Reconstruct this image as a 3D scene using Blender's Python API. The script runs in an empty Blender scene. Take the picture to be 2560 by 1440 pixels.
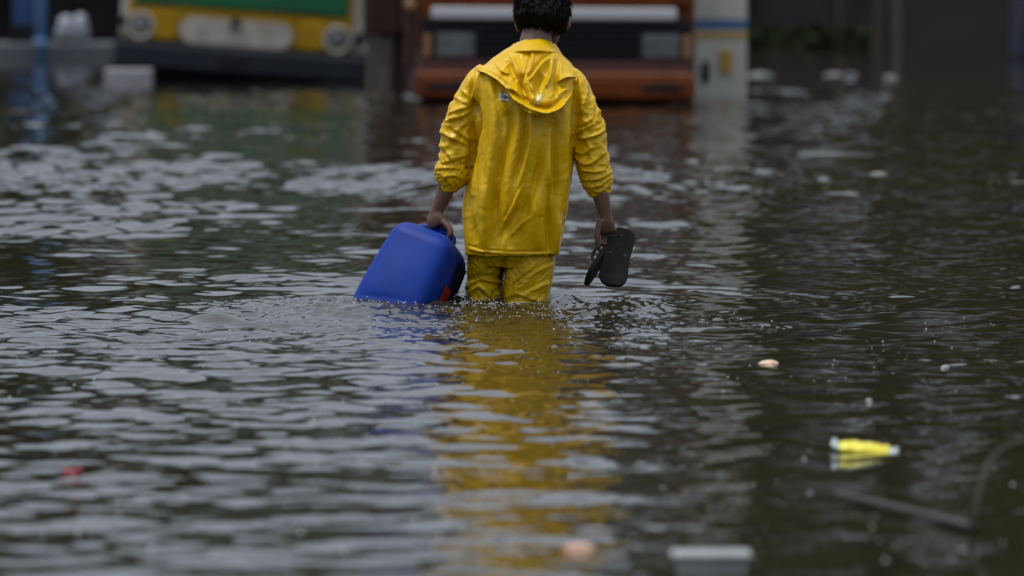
import bpy, bmesh, math, random
import numpy as np
from mathutils import Vector, Matrix
from mathutils.bvhtree import BVHTree

random.seed(7)
rng = np.random.default_rng(11)
SC = bpy.context.scene
COL = SC.collection
R = math.radians

# ------------------------------------------------------------------ camera
F = 14222.0            # focal length in photo pixels (200 mm on a 36 mm sensor)
CAM_H = 1.206          # camera height over the water
cam = bpy.data.cameras.new('camera')
cam.lens = 200.0
cam.sensor_width = 36.0
cam.clip_start = 0.5
cam.clip_end = 6000
cam.dof.use_dof = True
cam.dof.focus_distance = 19.8
cam.dof.aperture_fstop = 3.3
cam_o = bpy.data.objects.new('camera', cam)
cam_o.location = (0, 0, CAM_H)
cam_o.rotation_euler = (R(90) - math.atan(810 / F), 0, 0)
COL.objects.link(cam_o)
SC.camera = cam_o

# ------------------------------------------------------------------ sky, sun, exposure
SUN_EL, SUN_AZ = R(73), R(-105)      # azimuth measured from +Y towards +X
world = bpy.data.worlds.new('World')
SC.world = world
world.use_nodes = True
nt = world.node_tree
nt.nodes.clear()
def wn(t, **k):
    n = nt.nodes.new(t)
    for a, b in k.items():
        setattr(n, a, b)
    return n
sky = wn('ShaderNodeTexSky', sky_type='NISHITA', sun_disc=False)
sky.sun_elevation = SUN_EL
sky.sun_rotation = SUN_AZ
tc = wn('ShaderNodeTexCoord')
sep = wn('ShaderNodeSeparateXYZ')
nt.links.new(tc.outputs['Generated'], sep.inputs[0])
ramp = wn('ShaderNodeValToRGB')      # overcast: horizon about a third of the zenith
ramp.color_ramp.elements[0].position = 0.0
ramp.color_ramp.elements[0].color = (0.325, 0.36, 0.43, 1)
ramp.color_ramp.elements[1].position = 1.0
ramp.color_ramp.elements[1].color = (1.08, 1.12, 1.18, 1)
_e = ramp.color_ramp.elements.new(0.42)
_e.color = (0.465, 0.505, 0.585, 1)
nt.links.new(sep.outputs['Z'], ramp.inputs[0])
cl = wn('ShaderNodeTexNoise')
cl.inputs['Scale'].default_value = 3.0
cl.inputs['Detail'].default_value = 4
nt.links.new(tc.outputs['Generated'], cl.inputs['Vector'])
clr = wn('ShaderNodeMapRange')
clr.inputs['From Min'].default_value = 0.3
clr.inputs['From Max'].default_value = 0.7
clr.inputs['To Min'].default_value = 0.86
clr.inputs['To Max'].default_value = 1.12
nt.links.new(cl.outputs['Fac'], clr.inputs['Value'])
mulc = wn('ShaderNodeVectorMath', operation='SCALE')
nt.links.new(ramp.outputs['Color'], mulc.inputs[0])
nt.links.new(clr.outputs['Result'], mulc.inputs['Scale'])
mul2 = wn('ShaderNodeVectorMath', operation='SCALE')
mul2.inputs['Scale'].default_value = 14.5
nt.links.new(mulc.outputs[0], mul2.inputs[0])
mix = wn('ShaderNodeMix', data_type='RGBA')
mix.inputs[0].default_value = 0.92
nt.links.new(sky.outputs['Color'], mix.inputs['A'])
nt.links.new(mul2.outputs[0], mix.inputs['B'])
bg = wn('ShaderNodeBackground')
bg.inputs['Strength'].default_value = 0.1
nt.links.new(mix.outputs['Result'], bg.inputs['Color'])
wo = wn('ShaderNodeOutputWorld')
nt.links.new(bg.outputs[0], wo.inputs['Surface'])

sl = bpy.data.lights.new('sun', 'SUN')
sl.energy = 2.0
sl.angle = R(11)
sl.color = (1.0, 0.97, 0.92)
so = bpy.data.objects.new('sun', sl)
sd = Vector((math.sin(SUN_AZ) * math.cos(SUN_EL), math.cos(SUN_AZ) * math.cos(SUN_EL), math.sin(SUN_EL)))
so.rotation_euler = sd.to_track_quat('Z', 'Y').to_euler()
so.location = sd * 60
COL.objects.link(so)

SC.view_settings.view_transform = 'Standard'
SC.view_settings.look = 'None'
SC.view_settings.exposure = 0.0
SC.view_settings.gamma = 1.0
SC.view_settings.use_curve_mapping = False
SC.cycles.use_denoising = True
SC.cycles.max_bounces = 8
SC.cycles.caustics_reflective = False
SC.cycles.caustics_refractive = False

# ------------------------------------------------------------------ helpers
def mat(name, col, rough=0.5, col2=None, nscale=6.0, bump=0.0, bscale=40.0, metal=0.0, coat=0.0, spec=None,
        lo=0.35, hi=0.65, stretch=None):
    m = bpy.data.materials.new(name)
    m.use_nodes = True
    t = m.node_tree
    b = t.nodes['Principled BSDF']
    b.inputs['Base Color'].default_value = (*col, 1)
    b.inputs['Roughness'].default_value = rough
    b.inputs['Metallic'].default_value = metal
    if coat:
        b.inputs['Coat Weight'].default_value = coat
        b.inputs['Coat Roughness'].default_value = 0.2
    if spec is not None:
        b.inputs['Specular IOR Level'].default_value = spec
    c = t.nodes.new('ShaderNodeTexCoord')
    vec = c.outputs['Object']
    if stretch:
        mp = t.nodes.new('ShaderNodeMapping')
        mp.inputs['Scale'].default_value = stretch
        t.links.new(vec, mp.inputs['Vector'])
        vec = mp.outputs['Vector']
    if col2:
        n = t.nodes.new('ShaderNodeTexNoise')
        n.inputs['Scale'].default_value = nscale
        n.inputs['Detail'].default_value = 6
        n.inputs['Roughness'].default_value = 0.65
        t.links.new(vec, n.inputs['Vector'])
        mr = t.nodes.new('ShaderNodeMapRange')
        mr.inputs['From Min'].default_value = lo
        mr.inputs['From Max'].default_value = hi
        t.links.new(n.outputs['Fac'], mr.inputs['Value'])
        mx = t.nodes.new('ShaderNodeMix')
        mx.data_type = 'RGBA'
        mx.inputs['A'].default_value = (*col, 1)
        mx.inputs['B'].default_value = (*col2, 1)
        t.links.new(mr.outputs['Result'], mx.inputs[0])
        t.links.new(mx.outputs['Result'], b.inputs['Base Color'])
    if bump:
        n2 = t.nodes.new('ShaderNodeTexNoise')
        n2.inputs['Scale'].default_value = bscale
        n2.inputs['Detail'].default_value = 4
        t.links.new(vec, n2.inputs['Vector'])
        bp = t.nodes.new('ShaderNodeBump')
        bp.inputs['Strength'].default_value = 1.0
        bp.inputs['Distance'].default_value = bump
        t.links.new(n2.outputs['Fac'], bp.inputs['Height'])
        t.links.new(bp.outputs['Normal'], b.inputs['Normal'])
    return m

def mesh(name, V, Fc, smooth=True, mats=(), mi=None):
    me = bpy.data.meshes.new(name)
    me.from_pydata([tuple(v) for v in V], [], [tuple(f) for f in Fc])
    if smooth:
        me.polygons.foreach_set('use_smooth', [True] * len(me.polygons))
    for m in mats:
        me.materials.append(m)
    if mi is not None:
        me.polygons.foreach_set('material_index', mi)
    me.update()
    return me

def obj(name, me, parent=None, loc=None, rot=None):
    o = bpy.data.objects.new(name, me)
    COL.objects.link(o)
    if parent is not None:
        o.parent = parent
    if loc is not None:
        o.location = loc
    if rot is not None:
        o.rotation_euler = rot
    return o

def tag(o, label=None, cat=None, group=None, kind=None):
    if label: o['label'] = label
    if cat: o['category'] = cat
    if group: o['group'] = group
    if kind: o['kind'] = kind
    return o

def thing(name, label, cat, loc, rot=(0, 0, 0), group=None):
    o = bpy.data.objects.new(name, None)
    o.empty_display_size = 0.1
    o.location = loc
    o.rotation_euler = rot
    COL.objects.link(o)
    return tag(o, label, cat, group)

class MB:
    """collects solids into one mesh"""
    def __init__(s):
        s.V, s.F = [], []
    def add(s, V, Fc):
        b = len(s.V)
        s.V += [tuple(v) for v in V]
        s.F += [tuple(i + b for i in f) for f in Fc]
        return s
    def box(s, x0, x1, y0, y1, z0, z1, bev=0.0, seg=2, M=None):
        bm = bmesh.new()
        bmesh.ops.create_cube(bm, size=1)
        for v in bm.verts:
            v.co = Vector(((x0 + x1) / 2 + v.co.x * (x1 - x0), (y0 + y1) / 2 + v.co.y * (y1 - y0), (z0 + z1) / 2 + v.co.z * (z1 - z0)))
        if bev:
            bmesh.ops.bevel(bm, geom=bm.edges[:], offset=bev, segments=seg, profile=0.5, affect='EDGES')
        if M is not None:
            bmesh.ops.transform(bm, matrix=M, verts=bm.verts)
        bm.verts.index_update()
        s.add([v.co for v in bm.verts], [[v.index for v in f.verts] for f in bm.faces])
        bm.free()
        return s
    def lathe(s, prof, axis='x', n=28, c=(0, 0, 0)):
        V, Fc = [], []
        k = len(prof)
        for i in range(n):
            a = 2 * math.pi * i / n
            for (t, r) in prof:
                p = {'x': (t, r * math.cos(a), r * math.sin(a)), 'y': (r * math.cos(a), t, r * math.sin(a)),
                     'z': (r * math.cos(a), r * math.sin(a), t)}[axis]
                V.append((p[0] + c[0], p[1] + c[1], p[2] + c[2]))
        for i in range(n):
            for j in range(k - 1):
                a, b = i * k + j, ((i + 1) % n) * k + j
                Fc.append((a, b, b + 1, a + 1))
        return s.add(V, Fc)
    def tube(s, P, r, n=8):
        V, Fc = loft(P, r, n=n)
        return s.add(V, Fc)
    def build(s, name, m, parent=None, smooth=False, loc=None, rot=None):
        me = mesh(name, s.V, s.F, smooth, [m])
        if not smooth:
            pass
        return obj(name, me, parent, loc, rot)

def cr(P, n):
    """Catmull-Rom resample rows of P to n points"""
    P = np.asarray(P, float)
    k = len(P)
    t = np.linspace(0, k - 1, n)
    i = np.minimum(t.astype(int), k - 2)
    u = (t - i)[:, None]
    p0, p1, p2, p3 = P[np.maximum(i - 1, 0)], P[i], P[i + 1], P[np.minimum(i + 2, k - 1)]
    return 0.5 * (2 * p1 + (p2 - p0) * u + (2 * p0 - 5 * p1 + 4 * p2 - p3) * u ** 2 + (3 * p1 - p0 - 3 * p2 + p3) * u ** 3)

def loft(P, r, rb=None, n=16, ref=(0, 1, 0), caps=True):
    """tube along P, radius r (and rb along the reference direction)"""
    P = np.asarray(P, float)
    k = len(P)
    r = np.broadcast_to(np.asarray(r, float), (k,))
    rb = r if rb is None else np.broadcast_to(np.asarray(rb, float), (k,))
    T = np.gradient(P, axis=0)
    T /= np.linalg.norm(T, axis=1)[:, None] + 1e-9
    ref = np.asarray(ref, float)
    A = np.cross(T, ref)
    bad = np.linalg.norm(A, axis=1) < 0.15
    A[bad] = np.cross(T[bad], (1, 0, 0))
    A /= np.linalg.norm(A, axis=1)[:, None]
    B = np.cross(T, A)
    th = np.arange(n) * 2 * math.pi / n
    V = P[:, None, :] + np.cos(th)[None, :, None] * (A * r[:, None])[:, None, :] + np.sin(th)[None, :, None] * (B * rb[:, None])[:, None, :]
    V = V.reshape(-1, 3)
    Fc = []
    for i in range(k - 1):
        for j in range(n):
            a, b = i * n + j, i * n + (j + 1) % n
            Fc.append((a, b, b + n, a + n))
    V = list(map(tuple, V))
    if caps:
        V.append(tuple(P[0])); V.append(tuple(P[-1]))
        c0, c1 = len(V) - 2, len(V) - 1
        for j in range(n):
            Fc.append((c0, (j + 1) % n, j))
            Fc.append((c1, (k - 1) * n + j, (k - 1) * n + (j + 1) % n))
    return V, Fc

def ellipsoid(c, r, M=None, nu=20, nv=12):
    V, Fc = [], []
    for i in range(nv + 1):
        p = math.pi * i / nv
        for j in range(nu):
            a = 2 * math.pi * j / nu
            V.append(Vector((r[0] * math.sin(p) * math.cos(a), r[1] * math.sin(p) * math.sin(a), r[2] * math.cos(p))))
    if M is not None:
        V = [M @ v for v in V]
    V = [tuple(v + Vector(c)) for v in V]
    for i in range(nv):
        for j in range(nu):
            Fc.append((i * nu + j, (i + 1) * nu + j, (i + 1) * nu + (j + 1) % nu, i * nu + (j + 1) % nu))
    return V, Fc

def remesh(mb, voxel, smooth_it=6, fac=0.5):
    """fuses the overlapping solids into one continuous skin; returns numpy verts, faces"""
    me = mesh('tmp', mb.V, mb.F)
    bm = bmesh.new(); bm.from_mesh(me)
    bmesh.ops.remove_doubles(bm, verts=bm.verts, dist=1e-6)
    bmesh.ops.recalc_face_normals(bm, faces=bm.faces)
    bm.to_mesh(me); bm.free()
    o = bpy.data.objects.new('tmp', me)
    COL.objects.link(o)
    md = o.modifiers.new('r', 'REMESH'); md.mode = 'VOXEL'; md.voxel_size = voxel
    if smooth_it:
        ms = o.modifiers.new('s', 'SMOOTH'); ms.factor = fac; ms.iterations = smooth_it
    dg = bpy.context.evaluated_depsgraph_get()
    m2 = bpy.data.meshes.new_from_object(o.evaluated_get(dg))
    V = np.empty(len(m2.vertices) * 3); m2.vertices.foreach_get('co', V); V = V.reshape(-1, 3)
    Fc = [tuple(p.vertices) for p in m2.polygons]
    bpy.data.objects.remove(o); bpy.data.meshes.remove(me); bpy.data.meshes.remove(m2)
    return V, Fc

def normals(V, Fc):
    q = np.array([f if len(f) == 4 else (f[0], f[1], f[2], f[2]) for f in Fc])
    fn = np.cross(V[q[:, 2]] - V[q[:, 0]], V[q[:, 3]] - V[q[:, 1]])
    N = np.zeros_like(V)
    for k in range(4):
        np.add.at(N, q[:, k], fn)
    return N / (np.linalg.norm(N, axis=1)[:, None] + 1e-12)

def perlin2(x, y, seed=0):
    g = np.random.default_rng(seed)
    ang = g.random((256, 256)) * 2 * np.pi
    gx, gy = np.cos(ang), np.sin(ang)
    xi, yi = np.floor(x).astype(int), np.floor(y).astype(int)
    xf, yf = x - xi, y - yi
    u, v = xf ** 3 * (xf * (xf * 6 - 15) + 10), yf ** 3 * (yf * (yf * 6 - 15) + 10)
    def gr(a, b, dx, dy):
        return gx[a & 255, b & 255] * dx + gy[a & 255, b & 255] * dy
    n00, n10 = gr(xi, yi, xf, yf), gr(xi + 1, yi, xf - 1, yf)
    n01, n11 = gr(xi, yi + 1, xf, yf - 1), gr(xi + 1, yi + 1, xf - 1, yf - 1)
    return (n00 * (1 - u) + n10 * u) * (1 - v) + (n01 * (1 - u) + n11 * u) * v

def sstep(a, b, x):
    t = np.clip((x - a) / (b - a), 0, 1)
    return t * t * (3 - 2 * t)

# place helpers: where a feature read in the photo stands at distance d
def bx(px, d): return (px - 1280) * d / F
def bz(py, d): return CAM_H - (py + 90) * d / F

# ------------------------------------------------------------------ materials
M = {}
M['mud'] = mat('mud', (0.07, 0.06, 0.045), 0.8, (0.045, 0.04, 0.03), 0.5)
M['tyre'] = mat('tyre', (0.018, 0.018, 0.019), 0.75)
M['black'] = mat('black_plastic', (0.005, 0.005, 0.007), 0.6, spec=.2)
M['glass'] = mat('dark_glass', (0.02, 0.025, 0.03), 0.08)
M['steel'] = mat('worn_steel', (0.10, 0.10, 0.105), 0.5, (0.07, 0.066, 0.062), 9, metal=0.3)
M['lens'] = mat('lamp_lens', (0.04, 0.045, 0.045), 0.25, (0.10, 0.11, 0.11), 16)
M['lens_pale'] = mat('pale_lamp_lens', (0.20, 0.20, 0.19), 0.3, (0.10, 0.105, 0.10), 9)
M['amber'] = mat('amber_lens', (0.20, 0.09, 0.03), 0.35)
M['bark'] = mat('bark', (0.024, 0.020, 0.018), 0.9, (0.04, 0.033, 0.028), 8, bump=0.02, bscale=14)

# ------------------------------------------------------------------ ground and water
GZ = -0.52
g = MB()
g.add([(-900, -60, GZ), (900, -60, GZ), (900, 3000, GZ), (-900, 3000, GZ)], [(0, 1, 2, 3)])
tag(g.build('ground', M['mud']), kind='structure')

def water_height(X, Y, dY):
    """height of the flood water: wind ripples, rings round the walker and his churned wake"""
    r = np.random.default_rng(5)
    h = np.zeros_like(X)
    mod = 0.86 + 1.2 * perlin2(X * 0.5 + 7, Y * 0.2 + 3, 21) + 0.7 * perlin2(X * 1.4, Y * 0.55, 22)
    mod = np.clip(mod, 0.28, 1.8)
    for (l0, l1, n, rms) in ((1.1, 2.6, 12, 0.010), (0.45, 1.0, 26, 0.029), (0.17, 0.40, 48, 0.052), (0.075, 0.17, 48, 0.042), (0.04, 0.075, 30, 0.015)):
        for _ in range(n):
            lam = l0 * (l1 / l0) ** r.random()
            k = 2 * math.pi / lam
            a = r.normal(0.12, 1.0)
            kx, ky = k * math.sin(a), k * math.cos(a)
            ph = r.random() * 6.283
            amp = rms * math.sqrt(2.0 / n) / k
            ly = 2 * math.pi / max(abs(ky), 1e-6)
            w = sstep(2.2, 4.5, ly / dY)
            h += amp * w * np.sin(kx * X + ky * Y + ph)
    h *= mod * (1 + 0.85 * sstep(22, 30, Y) - 0.16 * (1 - sstep(12.5, 18.5, Y)))
    # rings from the legs and the can
    for (sx, sy, a, lam, L) in ((-0.05, 20.25, 0.007, 0.21, 0.9), (-0.33, 20.1, 0.006, 0.17, 0.8), (0.1, 20.3, 0.006, 0.28, 1.2)):
        rr = np.hypot(X - sx, Y - sy)
        w = sstep(2.2, 4.5, lam / dY)
        h += w * a * np.sin(2 * math.pi * rr / lam) * np.exp(-rr / L) * sstep(0.0, 0.25, rr)
    # smooth domes and dimples running away from him
    for (px, py, a, s) in ((2030, 797, 0.007, 0.085), (2148, 831, 0.006, 0.08), (1840, 782, 0.007, 0.075), (1930, 815, 0.006, 0.1), (2050, 850, 0.005, 0.12),
                           (1965, 878, 0.006, 0.08), (2160, 882, 0.005, 0.09), (2190, 800, 0.005, 0.14), (2080, 992, 0.006, 0.09), (1700, 790, 0.006, 0.1),
                           (270, 722, -0.011, 0.17), (430, 715, -0.008, 0.13), (540, 734, -0.012, 0.17), (770, 727, -0.009, 0.15), (120, 745, -0.009, 0.15), (330, 770, 0.008, 0.15)):
        d = 845 * 20.3 / (py + 90)
        cx = bx(px, d)
        rr = ((X - cx) ** 2 + ((Y - d) / 1.6) ** 2) / s ** 2
        h = h * (1 - .75 * np.exp(-rr * .45)) + 1.5 * a * np.exp(-rr)
    # water piled up against the legs and the can
    for (sx, sy, r0, rx) in ((-0.095, 20.33, .075, 1.0), (0.05, 20.27, .09, 1.0), (-0.37, 20.2, .15, 1.35)):
        rr = np.hypot((X - sx) / rx, Y - sy)
        h += (.009 + .012 * perlin2(X * 11, Y * 8, 47)) * np.exp(-((rr - r0) / .07) ** 2)
    # churned water in front of the legs and the can, trailing to the left
    py = 845 * 20.3 / np.maximum(Y, 0.1) - 90
    px = X * F / np.maximum(Y, 0.1) + 1280
    edge = 60 * perlin2(px / 90, py / 25, 31)
    ch = sstep(330, 800, px + edge) * (1 - sstep(1560, 1780, px + edge)) * sstep(735, 752, py + edge * 0.05) * (1 - sstep(775, 905, py + edge * 0.8))
    ch2 = np.exp(-(((px - 1100) / 330) ** 2)) * sstep(742, 752, py) * (1 - sstep(760, 800, py + edge * 0.3))
    ch3 = np.exp(-(((px - 1640) / 60) ** 2 + ((py - 768) / 14) ** 2)) + np.exp(-(((px - 1800) / 50) ** 2 + ((py - 800) / 10) ** 2)) + np.exp(-(((px - 1950) / 60) ** 2 + ((py - 822) / 9) ** 2))
    m = np.clip(ch * 0.7 + ch2 + 0.8 * ch3, 0, 1.3)
    sel = m > 0.003
    xs, ys = X[sel], Y[sel]
    xw, yw = xs + 0.02 * perlin2(xs * 9, ys * 9, 41), ys + 0.03 * perlin2(xs * 8, ys * 8, 42)
    n = 0.0036 * perlin2(xw * 12, yw * 8.5, 43) + 0.0032 * perlin2(xw * 27, yw * 19, 44) + 0.0022 * perlin2(xw * 55, yw * 36, 45)
    n += 0.004 * (0.25 - np.abs(perlin2(xw * 18 + 5, yw * 12, 46)))
    h[sel] += 2.3 * n * m[sel]
    return h

rows = list(np.arange(1760, 925, -2.0)) + list(np.arange(925, 665, -0.62)) + list(np.arange(665, 95, -1.15))
dd = np.array([845 * 20.3 / (p + 90) for p in rows])
near = np.array([-40, -5, 3, 6, 8])
far = np.array([98, 104, 112, 125, 150, 200, 320, 600, 1200, 2600])
Yr = np.concatenate([near, dd, far])
tc_ = np.concatenate([[-8, -3, -1, -0.5, -0.3, -0.2, -0.16], np.arange(-0.128, 0.1281, 5.0 / F), [0.16, 0.2, 0.3, 0.5, 1, 3, 8]])
Wd = np.maximum(Yr, 8.0)
XX = tc_[None, :] * Wd[:, None]
YY = np.repeat(Yr[:, None], len(tc_), 1)
dY = np.repeat(np.abs(np.gradient(Yr))[:, None], len(tc_), 1)
fade = (sstep(0.15, 0.13, 0.0) + (1 - sstep(0.128, 0.16, np.abs(tc_))))[None, :] * ((Yr > 8.1) & (Yr < 97))[:, None]
fade = np.clip(fade, 0, 1)
ZZ = np.zeros_like(XX)
dr = slice(len(near), len(near) + len(dd))
ZZ[dr] = water_height(XX[dr], YY[dr], dY[dr]) * fade[dr]
nr, nc = XX.shape
Vw = np.stack([XX, YY, ZZ], -1).reshape(-1, 3).astype(np.float32)
ii = (np.arange(nr - 1)[:, None] * nc + np.arange(nc - 1)[None, :]).ravel()
Fw = np.stack([ii, ii + 1, ii + nc + 1, ii + nc], -1).astype(np.int32)
me = bpy.data.meshes.new('water')
me.vertices.add(len(Vw)); me.vertices.foreach_set('co', Vw.ravel())
me.loops.add(Fw.size); me.loops.foreach_set('vertex_index', Fw.ravel())
me.polygons.add(len(Fw))
me.polygons.foreach_set('loop_start', np.arange(0, Fw.size, 4, dtype=np.int32))
me.polygons.foreach_set('loop_total', np.full(len(Fw), 4, dtype=np.int32))
me.update(calc_edges=True)
me.polygons.foreach_set('use_smooth', np.ones(len(Fw), dtype=bool))
mw = mat('flood_water', (0.0160, 0.0145, 0.008), 0.025, (0.023, 0.020, 0.012), 0.6, bump=0.0007, bscale=17.0)
b = mw.node_tree.nodes['Principled BSDF']
b.inputs['IOR'].default_value = 1.40
me.materials.append(mw)
tag(obj('water', me), kind='structure')

def wz(x, y):
    return float(water_height(np.array([[x]]), np.array([[y]]), np.array([[0.02]]))[0, 0])

# ------------------------------------------------------------------ the walker
Y0 = 20.3
S = 700.6
def P3(px, py, y=0.0):      # a point on the walker, read from the photo, y = depth away from the camera
    return ((px - 1280) / S, Y0 + y, (755 - py) / S)

M['skin'] = mat('skin', (0.115, 0.055, 0.034), 0.45, (0.085, 0.040, 0.025), 18, bump=0.0006, bscale=220)
M['hair'] = mat('hair', (0.004, 0.0035, 0.0035), 0.6, spec=.25)
M['jacket'] = mat('yellow_pvc', (0.62, 0.378, 0.002), 0.31, (0.585, 0.352, 0.003), 5, bump=0.0006, bscale=60, spec=0.26)
M['trouser'] = mat('yellow_pvc_trousers', (0.51, 0.325, 0.003), 0.36, (0.42, 0.265, 0.003), 8, bump=0.0010, bscale=60, spec=0.25)

person = thing('person', 'person in a yellow raincoat wading away through knee-deep flood water', 'person', (0, Y0, GZ))
PO = np.array([0, Y0, GZ])
def pobj(name, V, Fc, m, parent=person, smooth=True):
    V = np.asarray(V, float) - PO
    return obj(name, mesh(name, V, Fc, smooth, [m]), parent)

# can frame (needed for the hand that grips its handle)
cu = np.array([0.86, -0.40, -0.315]); cu /= np.linalg.norm(cu)
cv = np.array([0.40, 0.28, 0.87]); cv -= cu * (cv @ cu); cv /= np.linalg.norm(cv)
cw = np.cross(cv, cu); cw /= np.linalg.norm(cw)      # away from the camera, to the right and down
if cw[1] < 0: cw = -cw
CC = np.array([(1024 - 1280) / S, Y0 - 0.06, (755 - 722) / S])
BAR = CC + cv * 0.240

body = MB()
def add_loft(mb, pts, r, rb=None, n=14, k=None, ref=(0, 1, 0)):
    k = k or max(6, 4 * len(pts))
    Pq = cr(pts, k)
    rr = cr(np.array(r, float)[:, None], k)[:, 0]
    rq = None if rb is None else cr(np.array(rb, float)[:, None], k)[:, 0]
    mb.add(*loft(Pq, rr, rq, n=n, ref=ref))
# trunk and neck (inside the raincoat)
add_loft(body, [P3(1278, 615, 0.0), P3(1277, 560, 0.0), P3(1290, 400, 0.0), P3(1305, 270, 0.01), P3(1322, 190, 0.03), P3(1336, 130, 0.05)],
         [0.10, 0.12, 0.12, 0.14, 0.14, 0.065], [0.07, 0.09, 0.09, 0.10, 0.08, 0.06], n=24)
add_loft(body, [P3(1332, 150, 0.04), P3(1341, 95, 0.07), P3(1350, 50, 0.095)], [0.066, 0.056, 0.056], [0.066, 0.06, 0.062], n=18)
# head: cranium, jaw, nose, brow, lips, ears, turned away from the camera
HT = Matrix.Rotation(R(-16), 3, 'X') @ Matrix.Rotation(R(-8), 3, 'Z')
HC = Vector(P3(1357, 36, 0.11))
def hp(x, y, z): return tuple(HC + HT @ Vector((x, y, z)))
body.add(*ellipsoid(HC, (0.077, 0.096, 0.105), HT))
body.add(*ellipsoid(hp(0, 0.035, -0.055), (0.058, 0.062, 0.075), HT))
body.add(*ellipsoid(hp(0, 0.098, -0.035), (0.015, 0.022, 0.028), HT))
body.add(*ellipsoid(hp(0, 0.082, 0.008), (0.05, 0.018, 0.012), HT))
body.add(*ellipsoid(hp(0, 0.09, -0.075), (0.024, 0.012, 0.012), HT))
body.add(*ellipsoid(hp(0, 0.075, -0.112), (0.024, 0.02, 0.018), HT))
for sx in (-1, 1):
    body.add(*ellipsoid(hp(sx * 0.089, 0.002, -0.030), (0.013, 0.02, 0.033), HT))
    body.add(*ellipsoid(hp(sx * 0.03, 0.084, -0.012), (0.012, 0.01, 0.009), HT))
# arms
add_loft(body, [P3(1215, 200, 0.02), P3(1165, 270, 0.01), P3(1142, 350, 0.0), P3(1128, 420, 0.0), P3(1112, 480, 0.0), P3(1094, 522, 0.0), P3(1087, 538, 0.0)],
         [0.05, 0.046, 0.040, 0.037, 0.031, 0.024, 0.024], [0.05, 0.046, 0.042, 0.036, 0.029, 0.020, 0.018], n=18)
add_loft(body, [P3(1425, 205, 0.02), P3(1462, 270, 0.01), P3(1478, 350, 0.0), P3(1488, 430, 0.0), P3(1503, 490, -0.01), P3(1513, 535, -0.01), P3(1515, 552, -0.01)],
         [0.05, 0.046, 0.042, 0.038, 0.031, 0.024, 0.025], [0.05, 0.046, 0.042, 0.036, 0.029, 0.020, 0.019], n=18)
# left hand: palm over the handle, four fingers curled round it, thumb from the side of the palm
WR = np.array(P3(1089, 534, 0.0))
up = np.array([0.05, -0.25, 1.0]); up /= np.linalg.norm(up)
pk = BAR + np.array([0.0, -0.014, 0.022])
add_loft(body, [WR, WR * 0.5 + pk * 0.5 + np.array([-0.004, -0.004, 0]), pk], [0.026, 0.036, 0.040], [0.019, 0.017, 0.014], n=16, ref=cw)
for i, (o, L) in enumerate(((-0.032, 0.92), (-0.011, 1.06), (0.011, 1.0), (0.031, 0.82))):
    b0 = BAR + cu * o
    f = [pk + cu * o + np.array([0, 0.004, -0.002]), b0 + np.array([0, 0.012, 0.020]) , b0 + np.array([0, 0.026, 0.003 * L]), b0 + np.array([0, 0.022, -0.018 * L]), b0 + np.array([0, 0.002, -0.027 * L])]
    add_loft(body, f, [0.0105, 0.010, 0.0095, 0.009, 0.007], n=10, k=16)
add_loft(body, [WR * 0.6 + pk * 0.4 + cu * 0.022, BAR + cu * 0.046 + np.array([0, -0.02, 0.022]), BAR + cu * 0.044 + np.array([0, -0.026, 0.0]), BAR + cu * 0.028 + np.array([0, -0.024, -0.018])],
         [0.014, 0.012, 0.0105, 0.008], n=10, k=14)
# right hand: thumb down at the left, four fingers curled round the flip-flops
W2 = P3(1514, 545, -0.01)
add_loft(body, [W2, P3(1514, 560, -0.008), P3(1519, 580, 0.0)], [0.025, 0.033, 0.030], [0.019, 0.019, 0.016], n=16)
add_loft(body, [P3(1503, 552, -0.015), P3(1495, 572, -0.022), P3(1493, 596, -0.026), P3(1498, 622, -0.022)], [0.017, 0.0125, 0.0105, 0.008], n=10, k=16)
for i, (px, L) in enumerate(((1506, 1.0), (1515, 1.08), (1525, 1.02), (1534, 0.86))):
    f = [P3(px + 1, 570, -0.004), P3(px + 3, 585 + 4 * L, 0.012), P3(px + 4, 600 + 6 * L, 0.008), P3(px + 1, 603 + 6 * L, -0.010)]
    add_loft(body, f, [0.0115, 0.0105, 0.0095, 0.0075], n=10, k=14)
# legs and feet
for (xk, yk, xa, ya) in ((1214, 0.05, 1208, 0.02), (1316, -0.03, 1312, -0.05)):
    add_loft(body, [P3(xk + 8, 610, 0.0), P3(xk, 740, yk), P3(xa, 840, ya + 0.01), P3(xa, 1085, ya)], [0.075, 0.055, 0.052, 0.036], n=16, k=24)
    z0 = GZ + 0.032
    x = P3(xa, 0)[0]
    add_loft(body, [(x, Y0 + ya - 0.04, z0 + 0.015), (x, Y0 + ya + 0.03, z0 + 0.022), (x, Y0 + ya + 0.12, z0), (x, Y0 + ya + 0.19, z0 - 0.008)], [0.036, 0.042, 0.045, 0.025], [0.036, 0.045, 0.03, 0.018], n=12, k=16, ref=(0, 0, 1))
Vb, Fb = remesh(body, 0.0042, 5)
pobj('body', Vb, Fb, M['skin'])

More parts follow.
